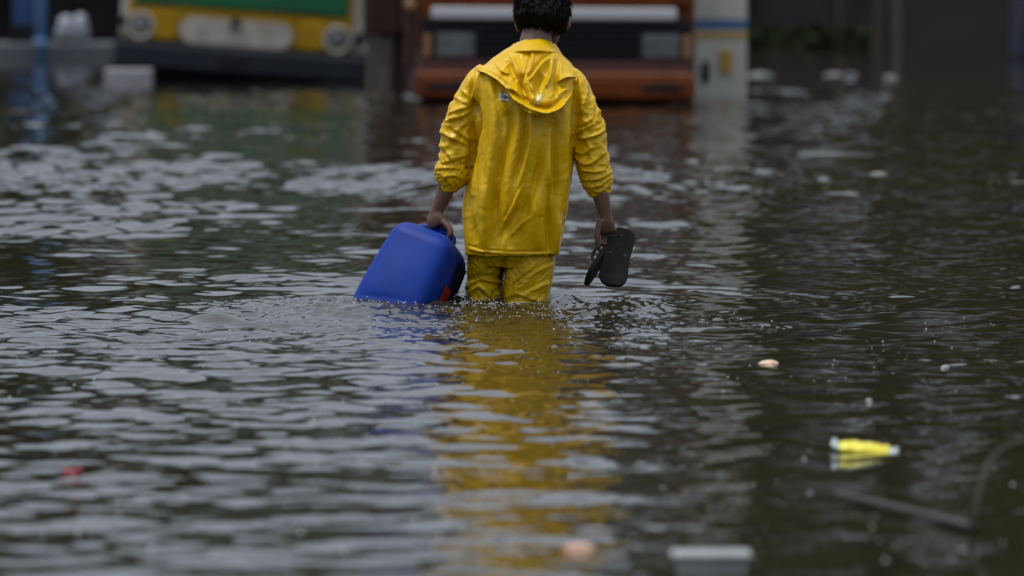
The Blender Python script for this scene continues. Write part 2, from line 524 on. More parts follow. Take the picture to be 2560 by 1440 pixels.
# hair: a thick cap with a rough outline and small locks
V, Fc = ellipsoid(hp(0, -0.012, 0.006), (0.097, 0.107, 0.134), HT, 72, 48)
V = np.array(V); Fc = list(Fc)
loc = (V - np.array(HC)) @ np.array(HT)
keep = (loc[:, 2] > -0.125 - 0.1 * (loc[:, 1] + 0.03)) & ((loc[:, 1] < 0.055) | (loc[:, 2] > 0.045))
dirn = (V - np.array(HC)); dirn /= np.linalg.norm(dirn, axis=1)[:, None]
sc_ = np.where(loc[:, 2] < -0.02, 1 - 0.24 * sstep(0.02, 0.11, -loc[:, 2]), 1.0)
V = np.array(HC) + (V - np.array(HC)) * sc_[:, None]
nz = perlin2(dirn[:, 0] * 7 + 3 * dirn[:, 1], dirn[:, 2] * 7, 3) * 0.006 + perlin2(dirn[:, 0] * 17, dirn[:, 2] * 15 + 5 * dirn[:, 1], 4) * 0.003
V = V + dirn * nz[:, None]
Fk = [f for f in Fc if all(keep[i] for i in f)]
hairV = [tuple(v) for v in V]; hairF = list(Fk)
kidx = np.where(keep)[0]
for _ in range(5200):
    i = kidx[rng.integers(len(kidx))]
    p, n = V[i] + dirn[i] * -0.003, dirn[i]
    dn = np.array([rng.normal(0, .5), rng.normal(0, .4) - .2, -1.0]); dn -= n * (dn @ n); dn /= np.linalg.norm(dn) + 1e-6
    sd_ = np.cross(n, dn)
    L = rng.uniform(0.016, 0.042)
    w = 0.0016
    tip = p + dn * L + n * L * rng.uniform(0.02, 0.2)
    b0 = len(hairV)
    hairV += [tuple(p + sd_ * w), tuple(p - sd_ * w), tuple(p + n * 0.004 - dn * w), tuple(tip)]
    hairF += [(b0, b0 + 1, b0 + 3), (b0 + 1, b0 + 2, b0 + 3), (b0 + 2, b0, b0 + 3)]
pobj('hair', hairV, hairF, M['hair'])

# ---- raincoat
def strokes_disp(V, N, strokes, back_only=True):
    """pushes the cloth along its normal by creases drawn as polylines (photo pixels)"""
    px = V[:, 0] * S + 1280
    py = 755 - V[:, 2] * S
    D = np.zeros(len(V))
    wback = sstep(0.1, -0.35, -N[:, 1] * -1) if False else sstep(-0.05, 0.35, -N[:, 1])
    for (pts, amp, w, p) in strokes:
        Q = cr(np.array(pts, float), max(6, 5 * (len(pts) - 1) + 1))
        lo, hi = Q.min(0) - 4 * w, Q.max(0) + 4 * w
        s = np.where((px > lo[0]) & (px < hi[0]) & (py > lo[1]) & (py < hi[1]))[0]
        if len(s) == 0: continue
        best = np.full(len(s), 1e9); bt = np.zeros(len(s)); bs = np.zeros(len(s))
        q = np.stack([px[s], py[s]], 1)
        for i in range(len(Q) - 1):
            a, b_ = Q[i], Q[i + 1]
            ab = b_ - a
            t = np.clip(((q - a) @ ab) / (ab @ ab + 1e-9), 0, 1)
            dv = q - (a + t[:, None] * ab)
            d = np.hypot(dv[:, 0], dv[:, 1])
            m = d < best
            best[m] = d[m]; bt[m] = (i + t[m]) / (len(Q) - 1)
            bs[m] = np.sign(ab[0] * dv[m, 1] - ab[1] * dv[m, 0])
        env = np.clip(np.sin(np.pi * np.clip(bt, 0.02, 0.98)), 0, 1) ** 0.5
        if p == 's':      # a ridge with a steep lower side
            x = best / w * bs
            prof = np.where(x < 0, np.exp(-(np.abs(x) / 1.5) ** 1.3), np.exp(-(np.abs(x) / 0.5) ** 1.3)) - 0.45 * np.exp(-((x - 1.1) / 0.8) ** 2)
        else:
            prof = np.exp(-(best / w) ** p)
        D[s] += amp * prof * env
    return D * wback

def c4(*p): return [(1040 + a / 3.43, 60 + b / 3.43) for a, b in p]
def c2(*p): return [(880 + a / 2.667, b / 2.667) for a, b in p]
def c5(*p): return [(860 + a / 3.2, 420 + b / 3.2) for a, b in p]

jk = MB()
secs = [  # py, left, right, half depth, depth centre
    (636, 1161, 1399, .128, .0), (629, 1162, 1399, .128, .0), (570, 1158, 1411, .135, .0), (520, 1155, 1420, .140, .0), (470, 1164, 1426, .142, .0), (400, 1178, 1432, .140, .0),
    (330, 1183, 1440, .138, .0), (270, 1180, 1449, .132, .005), (225, 1174, 1460, .125, .015), (200, 1178, 1458, .118, .025),
    (178, 1190, 1446, .108, .032), (158, 1216, 1428, .098, .042), (138, 1242, 1408, .088, .05), (120, 1270, 1396, .075, .058), (108, 1288, 1388, .06, .062)]
sa = cr(np.array(secs, float), 120)
n = 96
th = np.arange(n) * 2 * np.pi / n
ex = 2.5
cxs = np.sign(np.cos(th)) * np.abs(np.cos(th)) ** (2 / ex)
sxs = np.sign(np.sin(th)) * np.abs(np.sin(th)) ** (2 / ex)
V = []; Fc = []
for (py, l, r_, hd, yc) in sa:
    x0, hw = ((l + r_) / 2 - 1280) / S, (r_ - l) / 2 / S
    z = (755 - py) / S
    for j in range(n):
        V.append((x0 + hw * cxs[j], Y0 + yc + hd * sxs[j], z))
k = len(sa)
for i in range(k - 1):
    for j in range(n):
        Fc.append((i * n + j, i * n + (j + 1) % n, (i + 1) * n + (j + 1) % n, (i + 1) * n + j))
Fc.append(tuple(range(n))[::-1]); Fc.append(tuple((k - 1) * n + j for j in range(n)))
jk.add(V, Fc)
add_loft(jk, [P3(1222, 188, .03), P3(1196, 212, .02), P3(1166, 262, .01), P3(1146, 312, .0), P3(1141, 352, .0), P3(1140, 395, .0), P3(1137, 432, .0)],
         [.052, .054, .049, .052, .054, .056, .050], [.07, .072, .062, .06, .06, .058, .05], n=40, k=60)
add_loft(jk, [P3(1408, 192, .03), P3(1434, 214, .02), P3(1456, 264, .01), P3(1471, 320, .0), P3(1477, 370, .0), P3(1482, 415, .0), P3(1490, 450, .0)],
         [.05, .052, .049, .053, .056, .058, .050], [.07, .07, .062, .06, .06, .058, .05], n=40, k=60)
Vj, Fj = remesh(jk, 0.0044, 7)
Nj = normals(Vj, Fj)
# open the hem
Fj = [f for f in Fj if not (Nj[f[0], 2] < -0.8 and abs(Vj[f[0], 2] - (755 - 636) / S) < 0.012)]

torso_st = [
    (c2((812, 470), (800, 620), (842, 800), (806, 1000), (770, 1200), (745, 1400)), -.016, 7, 2),
    (c2((870, 470), (850, 560), (830, 680)), .012, 6, 1.4), (c2((835, 480), (815, 590), (795, 690)), .012, 5, 1.4),
    (c2((905, 480), (960, 700), (955, 900), (920, 1150), (880, 1400)), .010, 15, 2),
    (c2((1060, 740), (1050, 900), (1005, 1050), (960, 1250), (935, 1440)), -.009, 10, 2),
    (c2((1120, 800), (1085, 960), (1060, 1150), (1010, 1440)), .009, 12, 2),
    (c2((1200, 760), (1180, 960), (1120, 1200), (1055, 1440)), .010, 8, 1.4),
    (c2((1160, 800), (1150, 950), (1080, 1200)), -.008, 7, 2),
    (c2((1315, 780), (1275, 1000), (1190, 1300), (1140, 1440)), -.010, 9, 2),
    (c2((1290, 900), (1300, 1100), (1280, 1300), (1260, 1440)), .011, 16, 2),
    (c2((1350, 800), (1345, 1100), (1350, 1440)), -.010, 9, 2),
    (c2((1420, 700), (1410, 1000), (1400, 1440)), .009, 11, 2),
    (c2((1492, 500), (1500, 640), (1475, 860), (1452, 1100)), -.016, 7, 2),
    (c2((960, 560), (985, 760), (1000, 900)), -.005, 8, 2),
    (c2((980, 650), (1040, 760)), .005, 7, 1.3), (c2((1010, 600), (1040, 680)), -.004, 5, 2),
    (c5((1420, 130), (1350, 280), (1280, 420)), .008, 4, 's'), (c5((1480, 370), (1400, 440), (1330, 520)), .008, 4, 's'), (c5((1380, 300), (1340, 400), (1240, 560)), -.007, 7, 2),
    (c5((1010, 200), (1000, 400), (1060, 600)), -.008, 14, 2), (c5((1130, 120), (1140, 350), (1120, 640)), .009, 13, 2), (c5((1220, 150), (1215, 400), (1200, 640)), -.009, 12, 2),
    (c5((1500, 100), (1530, 350), (1540, 650)), .009, 15, 2), (c5((1620, 100), (1640, 400), (1650, 680)), -.012, 9, 2), (c5((1700, 200), (1690, 450), (1680, 680)), .012, 9, 2),
    (c5((990, 612), (1130, 640), (1400, 655), (1660, 655)), -.0035, 1.7, 2), (c5((990, 624), (1130, 652), (1400, 667), (1660, 668)), .003, 2.0, 2),
    (c5((1000, 640), (1100, 655), (1250, 662)), .004, 3, 2),
]
sleeve_st = [
    (c4((270, 775), (360, 745), (475, 690)), .012, 5, 's'), (c4((235, 835), (340, 812), (470, 745)), .012, 5, 's'),
    (c4((205, 915), (300, 965), (420, 1030)), .014, 6, 's'), (c4((300, 870), (400, 950), (485, 1005)), .009, 5, 's'),
    (c4((205, 1040), (300, 1130), (330, 1185)), .011, 5, 's'), (c4((200, 1205), (340, 1150), (480, 1085)), .012, 6, 's'),
    (c4((225, 1000), (330, 1010), (420, 1060)), -.009, 6, 2), (c4((330, 620), (400, 660), (460, 690)), .007, 5, 's'),
    (c4((390, 560), (440, 600), (480, 680)), .008, 4, 1.3), (c4((480, 420), (450, 520), (465, 640)), .008, 5, 1.4), (c4((330, 880), (330, 760), (290, 700)), .006, 6, 1.3),
    (c4((420, 1090), (380, 1010), (440, 960)), .007, 5, 1.3), (c4((250, 1240), (300, 1200), (420, 1200)), -.007, 6, 2),
    (c4((1350, 955), (1450, 890), (1540, 850)), .012, 5, 's'), (c4((1365, 975), (1500, 965), (1615, 900)), .013, 6, 's'),
    (c4((1345, 1045), (1430, 1110), (1530, 1035)), .012, 5, 's'), (c4((1340, 1085), (1450, 1195), (1560, 1150), (1630, 1075)), .014, 6, 's'),
    (c4((1390, 1225), (1550, 1262), (1640, 1210)), .013, 6, 's'), (c4((1370, 1150), (1430, 1230), (1500, 1290)), .008, 5, 's'),
    (c4((1400, 480), (1420, 620), (1440, 800)), .009, 4, 1.3), (c4((1470, 560), (1430, 690), (1410, 760)), .009, 4, 1.3), (c4((1500, 520), (1480, 650), (1500, 760)), -.007, 5, 2),
    (c4((1540, 700), (1580, 820), (1610, 930)), .007, 6, 1.3), (c4((1555, 960), (1550, 1040), (1590, 1120)), .007, 5, 1.3), (c4((1390, 870), (1450, 850), (1510, 800)), .008, 5, 's'),
]
D = 2.1 * strokes_disp(Vj, Nj, torso_st) + 0.95 * strokes_disp(Vj, Nj, sleeve_st)
pxj, pyj = Vj[:, 0] * S + 1280, 755 - Vj[:, 2] * S
slv = np.clip(sstep(0, 14, 1178 - pxj) + sstep(0, 14, pxj - 1446), 0, 1) * sstep(215, 260, pyj) * (1 - sstep(425, 460, pyj))
u = pxj / 36 + 3 * np.sign(pxj - 1300); v = pyj / 36
cr1 = 0.30 - np.abs(perlin2(u * 1.0 + .8 * v, v * 1.2 - .9 * u, 61)); cr2 = 0.28 - np.abs(perlin2(u * 1.3 - 1.1 * v, v * 1.7 + 1.0 * u + 3 * Nj[:, 1], 62))
D += slv * (.019 * cr1 + .012 * cr2)
vert = perlin2(pxj / 17 + 0.5 * perlin2(pxj / 40, pyj / 60, 5), pyj / 120 + 3 * Nj[:, 1], 63)
D += (1 - slv) * sstep(230, 330, pyj) * (.0085 * vert + .0006 * perlin2(pxj / 9, pyj / 11, 64))
D += (1 - slv) * .003 * (0.3 - np.abs(perlin2(pxj / 20 + pyj / 60, pyj / 30, 65)))
D += .0042 * (.16 - np.minimum(.3, np.abs(perlin2(pxj / 15 + pyj / 70 + 2 * perlin2(pxj / 60, pyj / 60, 12), pyj / 34 - pxj / 45 + 4 * Nj[:, 1], 66)))) * np.clip(.45 + 1.6 * perlin2(pxj / 55, pyj / 70, 67), 0, 1.2)
flare = sstep(560, 640, pyj)
Vj = Vj + Nj * D[:, None]
Vj[:, 1] += (1 - slv) * flare * .012 * np.sin(pxj / 23)
raincoat = pobj('raincoat', Vj, Fj, M['jacket'])
sol = raincoat.modifiers.new('thickness', 'SOLIDIFY'); sol.thickness = 0.0015; sol.offset = -1
BV = BVHTree.FromPolygons([Vector(v) for v in Vj], Fj)
def backY(x, z):
    h = BV.ray_cast(Vector((x, Y0 - 2, z)), Vector((0, 1, 0)))
    return None if h[0] is None else h[0].y

# cuffs gathered by elastic
def cuff(pts, r, rb, st, seed):
    Pq = cr(pts, 44); rr = cr(np.array(r)[:, None], 44)[:, 0]; rq = cr(np.array(rb)[:, None], 44)[:, 0]
    V, Fc = loft(Pq, rr, rq, n=110, caps=False)
    V = np.array(V); N = normals(V, Fc)
    if np.mean(np.sum(N * (V - V.mean(0)), 1)) < 0:
        Fc = [f[::-1] for f in Fc]; N = -N
    D = strokes_disp(V, N, st)
    px, py = V[:, 0] * S + 1280, 755 - V[:, 2] * S
    D += .010 * (.3 - np.abs(perlin2(px / 17 + 4 * N[:, 1] + seed, py / 13 + px / 25, seed))) + .004 * perlin2(px / 6, py / 9, seed + 1)
    o = pobj('cuff', V + N * D[:, None], Fc, M['jacket'], raincoat)
    o.location = (0, 0, 0)
    return o
cuff([P3(1141, 410, 0), P3(1134, 424, 0), P3(1128, 440, 0), P3(1123, 456, 0), P3(1119, 467, 0), P3(1120, 460, 0)], [.053, .063, .062, .050, .034, .028], [.053, .06, .058, .046, .034, .028],
     [(c4((150, 1250), (260, 1232), (370, 1240), (410, 1300)), .008, 4, 's'), (c4((200, 1275), (270, 1325), (310, 1390)), .008, 5, 's'), (c4((240, 1300), (330, 1290), (400, 1330)), .006, 5, 's')], 71)
cuff([P3(1482, 418, 0), P3(1488, 434, 0), P3(1493, 452, 0), P3(1497, 470, 0), P3(1500, 486, 0), P3(1499, 480, 0)], [.054, .059, .056, .046, .035, .028], [.053, .058, .056, .046, .034, .028],
     [(c4((1420, 1335), (1550, 1325), (1675, 1270)), .010, 5, 's'), (c4((1430, 1380), (1540, 1390), (1660, 1320)), .008, 5, 's'), (c4((1500, 1420), (1580, 1430), (1650, 1370)), .006, 4, 's')], 75)

# hood hanging down the back
T = cr([(1194, 172), (1228, 160), (1262, 142), (1291, 126), (1335, 121), (1378, 127), (1398, 148), (1422, 170), (1441, 189)], 121)
B = cr([(1192, 174), (1216, 182), (1244, 198), (1268, 221), (1285, 248), (1310, 271), (1347, 284), (1386, 277), (1415, 252), (1436, 218), (1444, 189)], 121)
ts = np.linspace(0, 1, 60)
V = []; ns, ntt = 121, len(ts)
H_ = np.zeros((ntt, ns)); PX = np.zeros((ntt, ns)); PY = np.zeros((ntt, ns)); BYY = np.zeros((ntt, ns))
for i, t in enumerate(ts):
    for j in range(ns):
        s = j / (ns - 1)
        p = T[j] * (1 - t) + B[j] * t
        PX[i, j], PY[i, j] = p
        y = backY((p[0] - 1280) / S, (755 - p[1]) / S)
        BYY[i, j] = y if y is not None else np.nan
        H_[i, j] = .006 + (.080 * (t ** 1.25)) * max(0, math.sin(math.pi * s)) ** .8
for j in range(ns):   # fill misses at the outline
    colm = BYY[:, j]; ok = ~np.isnan(colm)
    BYY[~ok, j] = (colm[ok].min() if ok.any() else Y0 - .06)
# smooth the base so the coat's creases do not show through
for _ in range(12):
    BYY[1:-1, 1:-1] = .25 * (BYY[:-2, 1:-1] + BYY[2:, 1:-1] + BYY[1:-1, :-2] + BYY[1:-1, 2:])
hood_st = [
    (c4((990, 220), (985, 330), (915, 515)), .010, 4, 's'), (c4((820, 220), (800, 330), (860, 470), (930, 620)), -.010, 7, 2), (c4((760, 250), (830, 300), (900, 500)), .010, 8, 1.5),
    (c4((1180, 255), (1080, 330), (1000, 430), (955, 475)), .018, 5, 's'), (c4((1175, 280), (1150, 420), (1110, 540)), .012, 5, 1.4), (c4((1210, 290), (1200, 480), (1195, 640)), -.012, 6, 2),
    (c4((960, 480), (1000, 560), (1010, 660)), .009, 4, 1.3), (c4((1060, 420), (1040, 520), (1020, 620)), -.010, 6, 2), (c4((900, 420), (910, 520), (960, 650)), -.016, 6, 2),
    (c4((1200, 500), (1280, 455), (1365, 447)), .018, 4, 's'), (c4((1215, 530), (1290, 500), (1340, 560), (1260, 640)), -.028, 13, 2),
    (c4((540, 370), (660, 405), (760, 470), (830, 545)), .006, 3, 1.3), (c4((690, 350), (740, 400), (800, 420)), .008, 4, 's'), (c4((720, 410), (800, 330), (780, 300)), .006, 4, 1.3),
    (c4((780, 540), (850, 560), (900, 620)), .010, 5, 's'), (c4((800, 590), (870, 650), (930, 690)), .010, 5, 1.4), (c4((860, 640), (1000, 715), (1130, 745), (1250, 690), (1350, 560)), .012, 6, 2),
    (c4((880, 600), (1000, 680), (1130, 700), (1230, 640)), -.014, 6, 2), (c4((900, 740), (960, 745), (1010, 750)), .006, 3, 1.3),
]
Xh, Zh = (PX - 1280) / S, (755 - PY) / S
q = np.stack([Xh.ravel(), np.zeros(Xh.size), Zh.ravel()], 1)
N0 = np.tile(np.array([[0, -1.0, 0]]), (len(q), 1))
Dh = 2.5 * strokes_disp(q, N0, hood_st).reshape(ntt, ns)
Dh += .016 * (.25 - np.abs(perlin2(PX / 21 + PY / 50, PY / 30 - PX / 60, 81))) + .003 * perlin2(PX / 8, PY / 7, 82) * (ts[:, None] ** 2)
rimk = .004 * np.sin(np.arange(ns) * 1.05 + 3 * np.sin(np.arange(ns) * .31)) * sstep(.9, 1, ts)[:, None]
Dh += rimk
edge = np.sin(np.pi * np.linspace(0, 1, ns))[None, :] ** .4
Yh = BYY - H_ - Dh * np.minimum(edge * 1.0, 1) * sstep(0, .12, ts)[:, None]
Yh = np.minimum(Yh, BYY - .002)
rowsV = [np.stack([Xh[i], Yh[i], Zh[i]], 1) for i in range(ntt)]
# the bag turns under itself and comes back to the coat
for f, up_ in ((.86, -.002), (.6, .004), (.3, .014), (-.1, .026)):
    rowsV.append(np.stack([Xh[-1], BYY[-1] - (BYY[-1] - Yh[-1]) * f, Zh[-1] + up_ * edge[0]], 1))
Vh = np.concatenate(rowsV)
nrw = len(rowsV)
Fh = [(i * ns + j, (i + 1) * ns + j, (i + 1) * ns + j + 1, i * ns + j + 1) for i in range(nrw - 1) for j in range(ns - 1)]
hood = pobj('hood', Vh, Fh, M['jacket'], raincoat); hood.location = (0, 0, 0)

# collar standing round the neck
Vc = []; Fc = []
nn = 80; lv = 14
for i in range(lv):
    t = i / (lv - 1)
    for j in range(nn):
        a = math.pi * 1.5 + (j / (nn - 1) - .5) * 2 * math.pi * .93
        hw = (62 + 16 * math.sin(min(1, t * 4) * math.pi / 2) * (1 - t) - 12 * t) / S
        x = (1331 + 5 * t - 1280) / S + hw * math.cos(a) * 1.0
        y = Y0 + .062 + .006 * t + (.088 + .040 * math.sin(min(1, t * 5) * math.pi / 2) * (1 - t) - .018 * t) * math.sin(a)
        z = (755 - (131 - 34 * t)) / S - .05 * (math.sin(a) + 1) * .5 + .012 * (1 - t) * math.cos(a) * -1 * 0 + .004 * perlin2(np.array([a * 2.2]), np.array([t * 1.5]), 9)[0] * t
        rr = 1 + .035 * perlin2(np.array([a * 2.5]), np.array([t * 2.]), 8)[0]
        Vc.append((x * rr if False else x, Y0 + .062 + (y - Y0 - .062) * rr, z))
for i in range(lv - 1):
    for j in range(nn - 1):
        Fc.append((i * nn + j, i * nn + j + 1, (i + 1) * nn + j + 1, (i + 1) * nn + j))
col_o = pobj('collar', Vc, Fc, M['jacket'], raincoat); col_o.location = (0, 0, 0)
sm = col_o.modifiers.new('thickness', 'SOLIDIFY'); sm.thickness = .004

# small white maker's tag on the back with a dark mark; pale patch on the hood
def patch(name, quad, m, off, marks=()):
    q4 = np.array(quad, float); nu, nv = 8, 6
    V = []; Fc = []; mi = []
    surf = BVHTree.FromPolygons([Vector(v) for v in Vh] + [Vector(v) for v in Vj], list(Fh) + [tuple(i + len(Vh) for i in f) for f in Fj])
    for i in range(nv + 1):
        for j in range(nu + 1):
            a, b_ = j / nu, i / nv
            p = (q4[0] * (1 - a) + q4[1] * a) * (1 - b_) + (q4[3] * (1 - a) + q4[2] * a) * b_
            x, z = (p[0] - 1280) / S, (755 - p[1]) / S
            h = surf.ray_cast(Vector((x, Y0 - 2, z)), Vector((0, 1, 0)))
            V.append((x, (h[0].y if h[0] else Y0 - .1) - off, z))
    for i in range(nv):
        for j in range(nu):
            Fc.append((i * (nu + 1) + j, (i + 1) * (nu + 1) + j, (i + 1) * (nu + 1) + j + 1, i * (nu + 1) + j + 1))
            mi.append(1 if (j, i) in marks else 0)
    V = np.array(V) - PO
    me = mesh(name, V, Fc, True, [m, M['ink']], mi)
    return obj(name, me, raincoat)
M['ink'] = mat('ink', (0.02, 0.025, 0.05), 0.5)
M['tagwhite'] = mat('white_print', (0.62, 0.64, 0.62), 0.45)
M['patch'] = mat('clear_tape', (0.55, 0.45, 0.12), 0.3)
patch('brand_tag', [(1248, 230), (1271, 232), (1272, 250), (1249, 248)], M['tagwhite'], .003, ((2, 1), (2, 2), (1, 3), (3, 3), (4, 1), (4, 3), (5, 2), (5, 3), (6, 2), (6, 3), (7, 3)))
patch('tape_patch', [(1343, 233), (1360, 231), (1350, 258), (1328, 262)], M['patch'], .003)

# ---- trousers
tr = MB()
add_loft(tr, [P3(1276, 560, 0), P3(1276, 620, 0), P3(1274, 660, 0.005)], [.155, .155, .13], [.115, .115, .09], n=48, k=20)
add_loft(tr, [P3(1222, 600, .0), P3(1216, 650, .015), P3(1213, 690, .03), P3(1212, 722, .035), P3(1209, 752, .03), P3(1207, 800, .02), P3(1206, 850, .02)],
         [.076, .068, .063, .070, .064, .062, .06], [.085, .08, .075, .085, .078, .07, .066], n=40, k=50)
add_loft(tr, [P3(1322, 600, .0), P3(1325, 650, -.01), P3(1320, 700, -.02), P3(1315, 740, -.025), P3(1312, 790, -.035), P3(1310, 850, -.04)],
         [.088, .089, .084, .081, .075, .07], [.09, .09, .088, .085, .078, .07], n=40, k=50)
Vt, Ft = remesh(tr, 0.0044, 6)
Nt = normals(Vt, Ft)
tro_st = [
    (c5((985, 960), (1090, 885), (1190, 905), (1285, 925)), .016, 5, 's'), (c5((990, 900), (1130, 865), (1280, 890)), -.012, 7, 2), (c5((1000, 1010), (1080, 950), (1180, 1050)), .010, 5, 's'),
    (c5((1060, 900), (1140, 980), (1170, 1070)), .009, 5, 1.4), (c5((1190, 1060), (1200, 990), (1260, 960)), -.010, 7, 2), (c5((1200, 960), (1240, 1010), (1250, 1070)), .008, 4, 1.3),
    (c5((1285, 680), (1275, 850), (1270, 1060)), -.02, 6, 2), (c5((1330, 690), (1320, 850), (1300, 1000)), .006, 9, 2),
    (c5((1530, 740), (1440, 830), (1350, 900)), .011, 4, 's'), (c5((1660, 760), (1560, 800), (1420, 895), (1340, 970)), .011, 5, 's'), (c5((1480, 880), (1420, 930), (1340, 1000)), .008, 4, 's'),
    (c5((1640, 900), (1540, 940), (1420, 1010)), .010, 5, 's'), (c5((1280, 1040), (1400, 1000), (1500, 1040), (1620, 1060)), .009, 5, 's'), (c5((1600, 1000), (1620, 900), (1660, 800)), .007, 5, 1.3),
    (c5((1120, 660), (1110, 760), (1080, 850)), .005, 9, 2), (c5((1400, 700), (1380, 780), (1400, 860)), -.006, 8, 2),
]
pxt, pyt = Vt[:, 0] * S + 1280, 755 - Vt[:, 2] * S
D = strokes_disp(Vt, Nt, tro_st) + .009 * (.28 - np.abs(perlin2(pxt / 24 + pyt / 40, pyt / 20 - pxt / 50 + 4 * Nt[:, 1], 91))) + .002 * perlin2(pxt / 8, pyt / 8, 92)
Vt = Vt + Nt * D[:, None]
pobj('trousers', Vt, Ft, M['trouser'])

# ------------------------------------------------------------------ jerrycan
can = thing('jerrycan', 'blue plastic jerrycan with a red mark, tilted and half sunk beside the yellow trousers', 'jerrycan', tuple(CC))
CM = Matrix((tuple(cu), tuple(cw), tuple(cv))).transposed()
can.rotation_euler = CM.to_euler()
M['can'] = mat('blue_plastic', (0.001, 0.024, 0.20), 0.5, (0.002, 0.030, 0.24), 7, bump=0.0008, bscale=25, spec=.18)
M['canshade'] = mat('can_side_shade', (0.004, 0.005, 0.018), 0.75, (0.004, 0.006, 0.03), 9, spec=.1)  # near-black blue that paints shade on one side of the can
M['red'] = mat('red_print', (0.15, 0.008, 0.005), 0.7, spec=.15)
W_, D_, L_ = 0.272, 0.30, 0.43
def can_pt(a, t):
    """outline point of the can: a around, t along; rounded-square section, domed ends"""
    e = 6.0
    c, s_ = math.cos(a), math.sin(a)
    rx = (abs(c) ** e + abs(s_) ** e) ** (-1 / e)
    z = (t - .5) * L_
    m = 1.0
    rc = .064
    dt = L_ / 2 - abs(z)
    if dt < rc:
        m = 1 - (rc - math.sqrt(max(0, rc ** 2 - (rc - dt) ** 2))) / (W_ / 2)
    tap = 1 - .13 * max(0, (t - .35) / .65) ** 1.2
    return (rx * c * W_ / 2 * m * tap, rx * s_ * D_ / 2 * m * (1 - .12 * max(0, (t - .35) / .65)), z)
na, nl = 96, 72
V = []; Fc = []
for i in range(nl + 1):
    u_ = i / nl
    t = .5 - .5 * math.cos(math.pi * u_)
    for j in range(na):
        x, y, z = can_pt(2 * math.pi * j / na, t)
        # a moulded panel and a dent
        x += 0.004 * math.exp(-((z + .02) / .1) ** 2 - (y / .07) ** 2) * (1 if x > 0 else -1)
        if y < 0:
            y -= 0.010 * math.exp(-(z / .13) ** 2 - (x / .09) ** 2)
            y += 0.004 * math.exp(-((z + .095 - .25 * x) / .012) ** 2) * math.exp(-((x + .02) / .08) ** 2)
        V.append((x, y, z))
for i in range(nl):
    for j in range(na):
        Fc.append((i * na + j, i * na + (j + 1) % na, (i + 1) * na + (j + 1) % na, (i + 1) * na + j))
Fc.append(tuple(range(na))[::-1]); Fc.append(tuple(nl * na + j for j in range(na)))
obj('shell', mesh('shell', V, Fc, True, [M['can']]), can)
hb = MB()
hb.add(*loft(cr([(-.07, 0, L_ / 2 - .02), (-.066, 0, L_ / 2 + .012), (-.045, 0, .239), (0, 0, .241), (.045, 0, .239), (.066, 0, L_ / 2 + .012), (.07, 0, L_ / 2 - .02)], 30), .011, n=12))
hb.build('handle', M['can'], can, True)
cp = MB(); cp.lathe([(L_ / 2 - .03, .0), (L_ / 2 - .03, .028), (L_ / 2 + .02, .028), (L_ / 2 + .025, .022), (L_ / 2 + .025, 0)], 'z', 24, (0, .078, 0))
cp.build('cap', M['red'], can, True)
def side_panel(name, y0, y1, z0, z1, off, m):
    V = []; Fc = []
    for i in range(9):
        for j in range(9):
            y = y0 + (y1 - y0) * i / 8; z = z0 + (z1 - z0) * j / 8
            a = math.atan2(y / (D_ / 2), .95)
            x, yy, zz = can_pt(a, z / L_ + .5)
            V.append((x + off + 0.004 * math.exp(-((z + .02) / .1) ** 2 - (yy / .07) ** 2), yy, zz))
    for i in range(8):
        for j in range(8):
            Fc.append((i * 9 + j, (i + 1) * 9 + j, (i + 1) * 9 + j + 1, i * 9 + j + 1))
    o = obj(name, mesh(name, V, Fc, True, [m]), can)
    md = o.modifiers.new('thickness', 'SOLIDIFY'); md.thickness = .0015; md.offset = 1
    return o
side_panel('label', -.005, .146, -.19, .16, .002, M['canshade'])  # dark panel that paints the shade on the can's right side
side_panel('red_mark', -.045, .025, -.15, .055, .0045, M['red'])

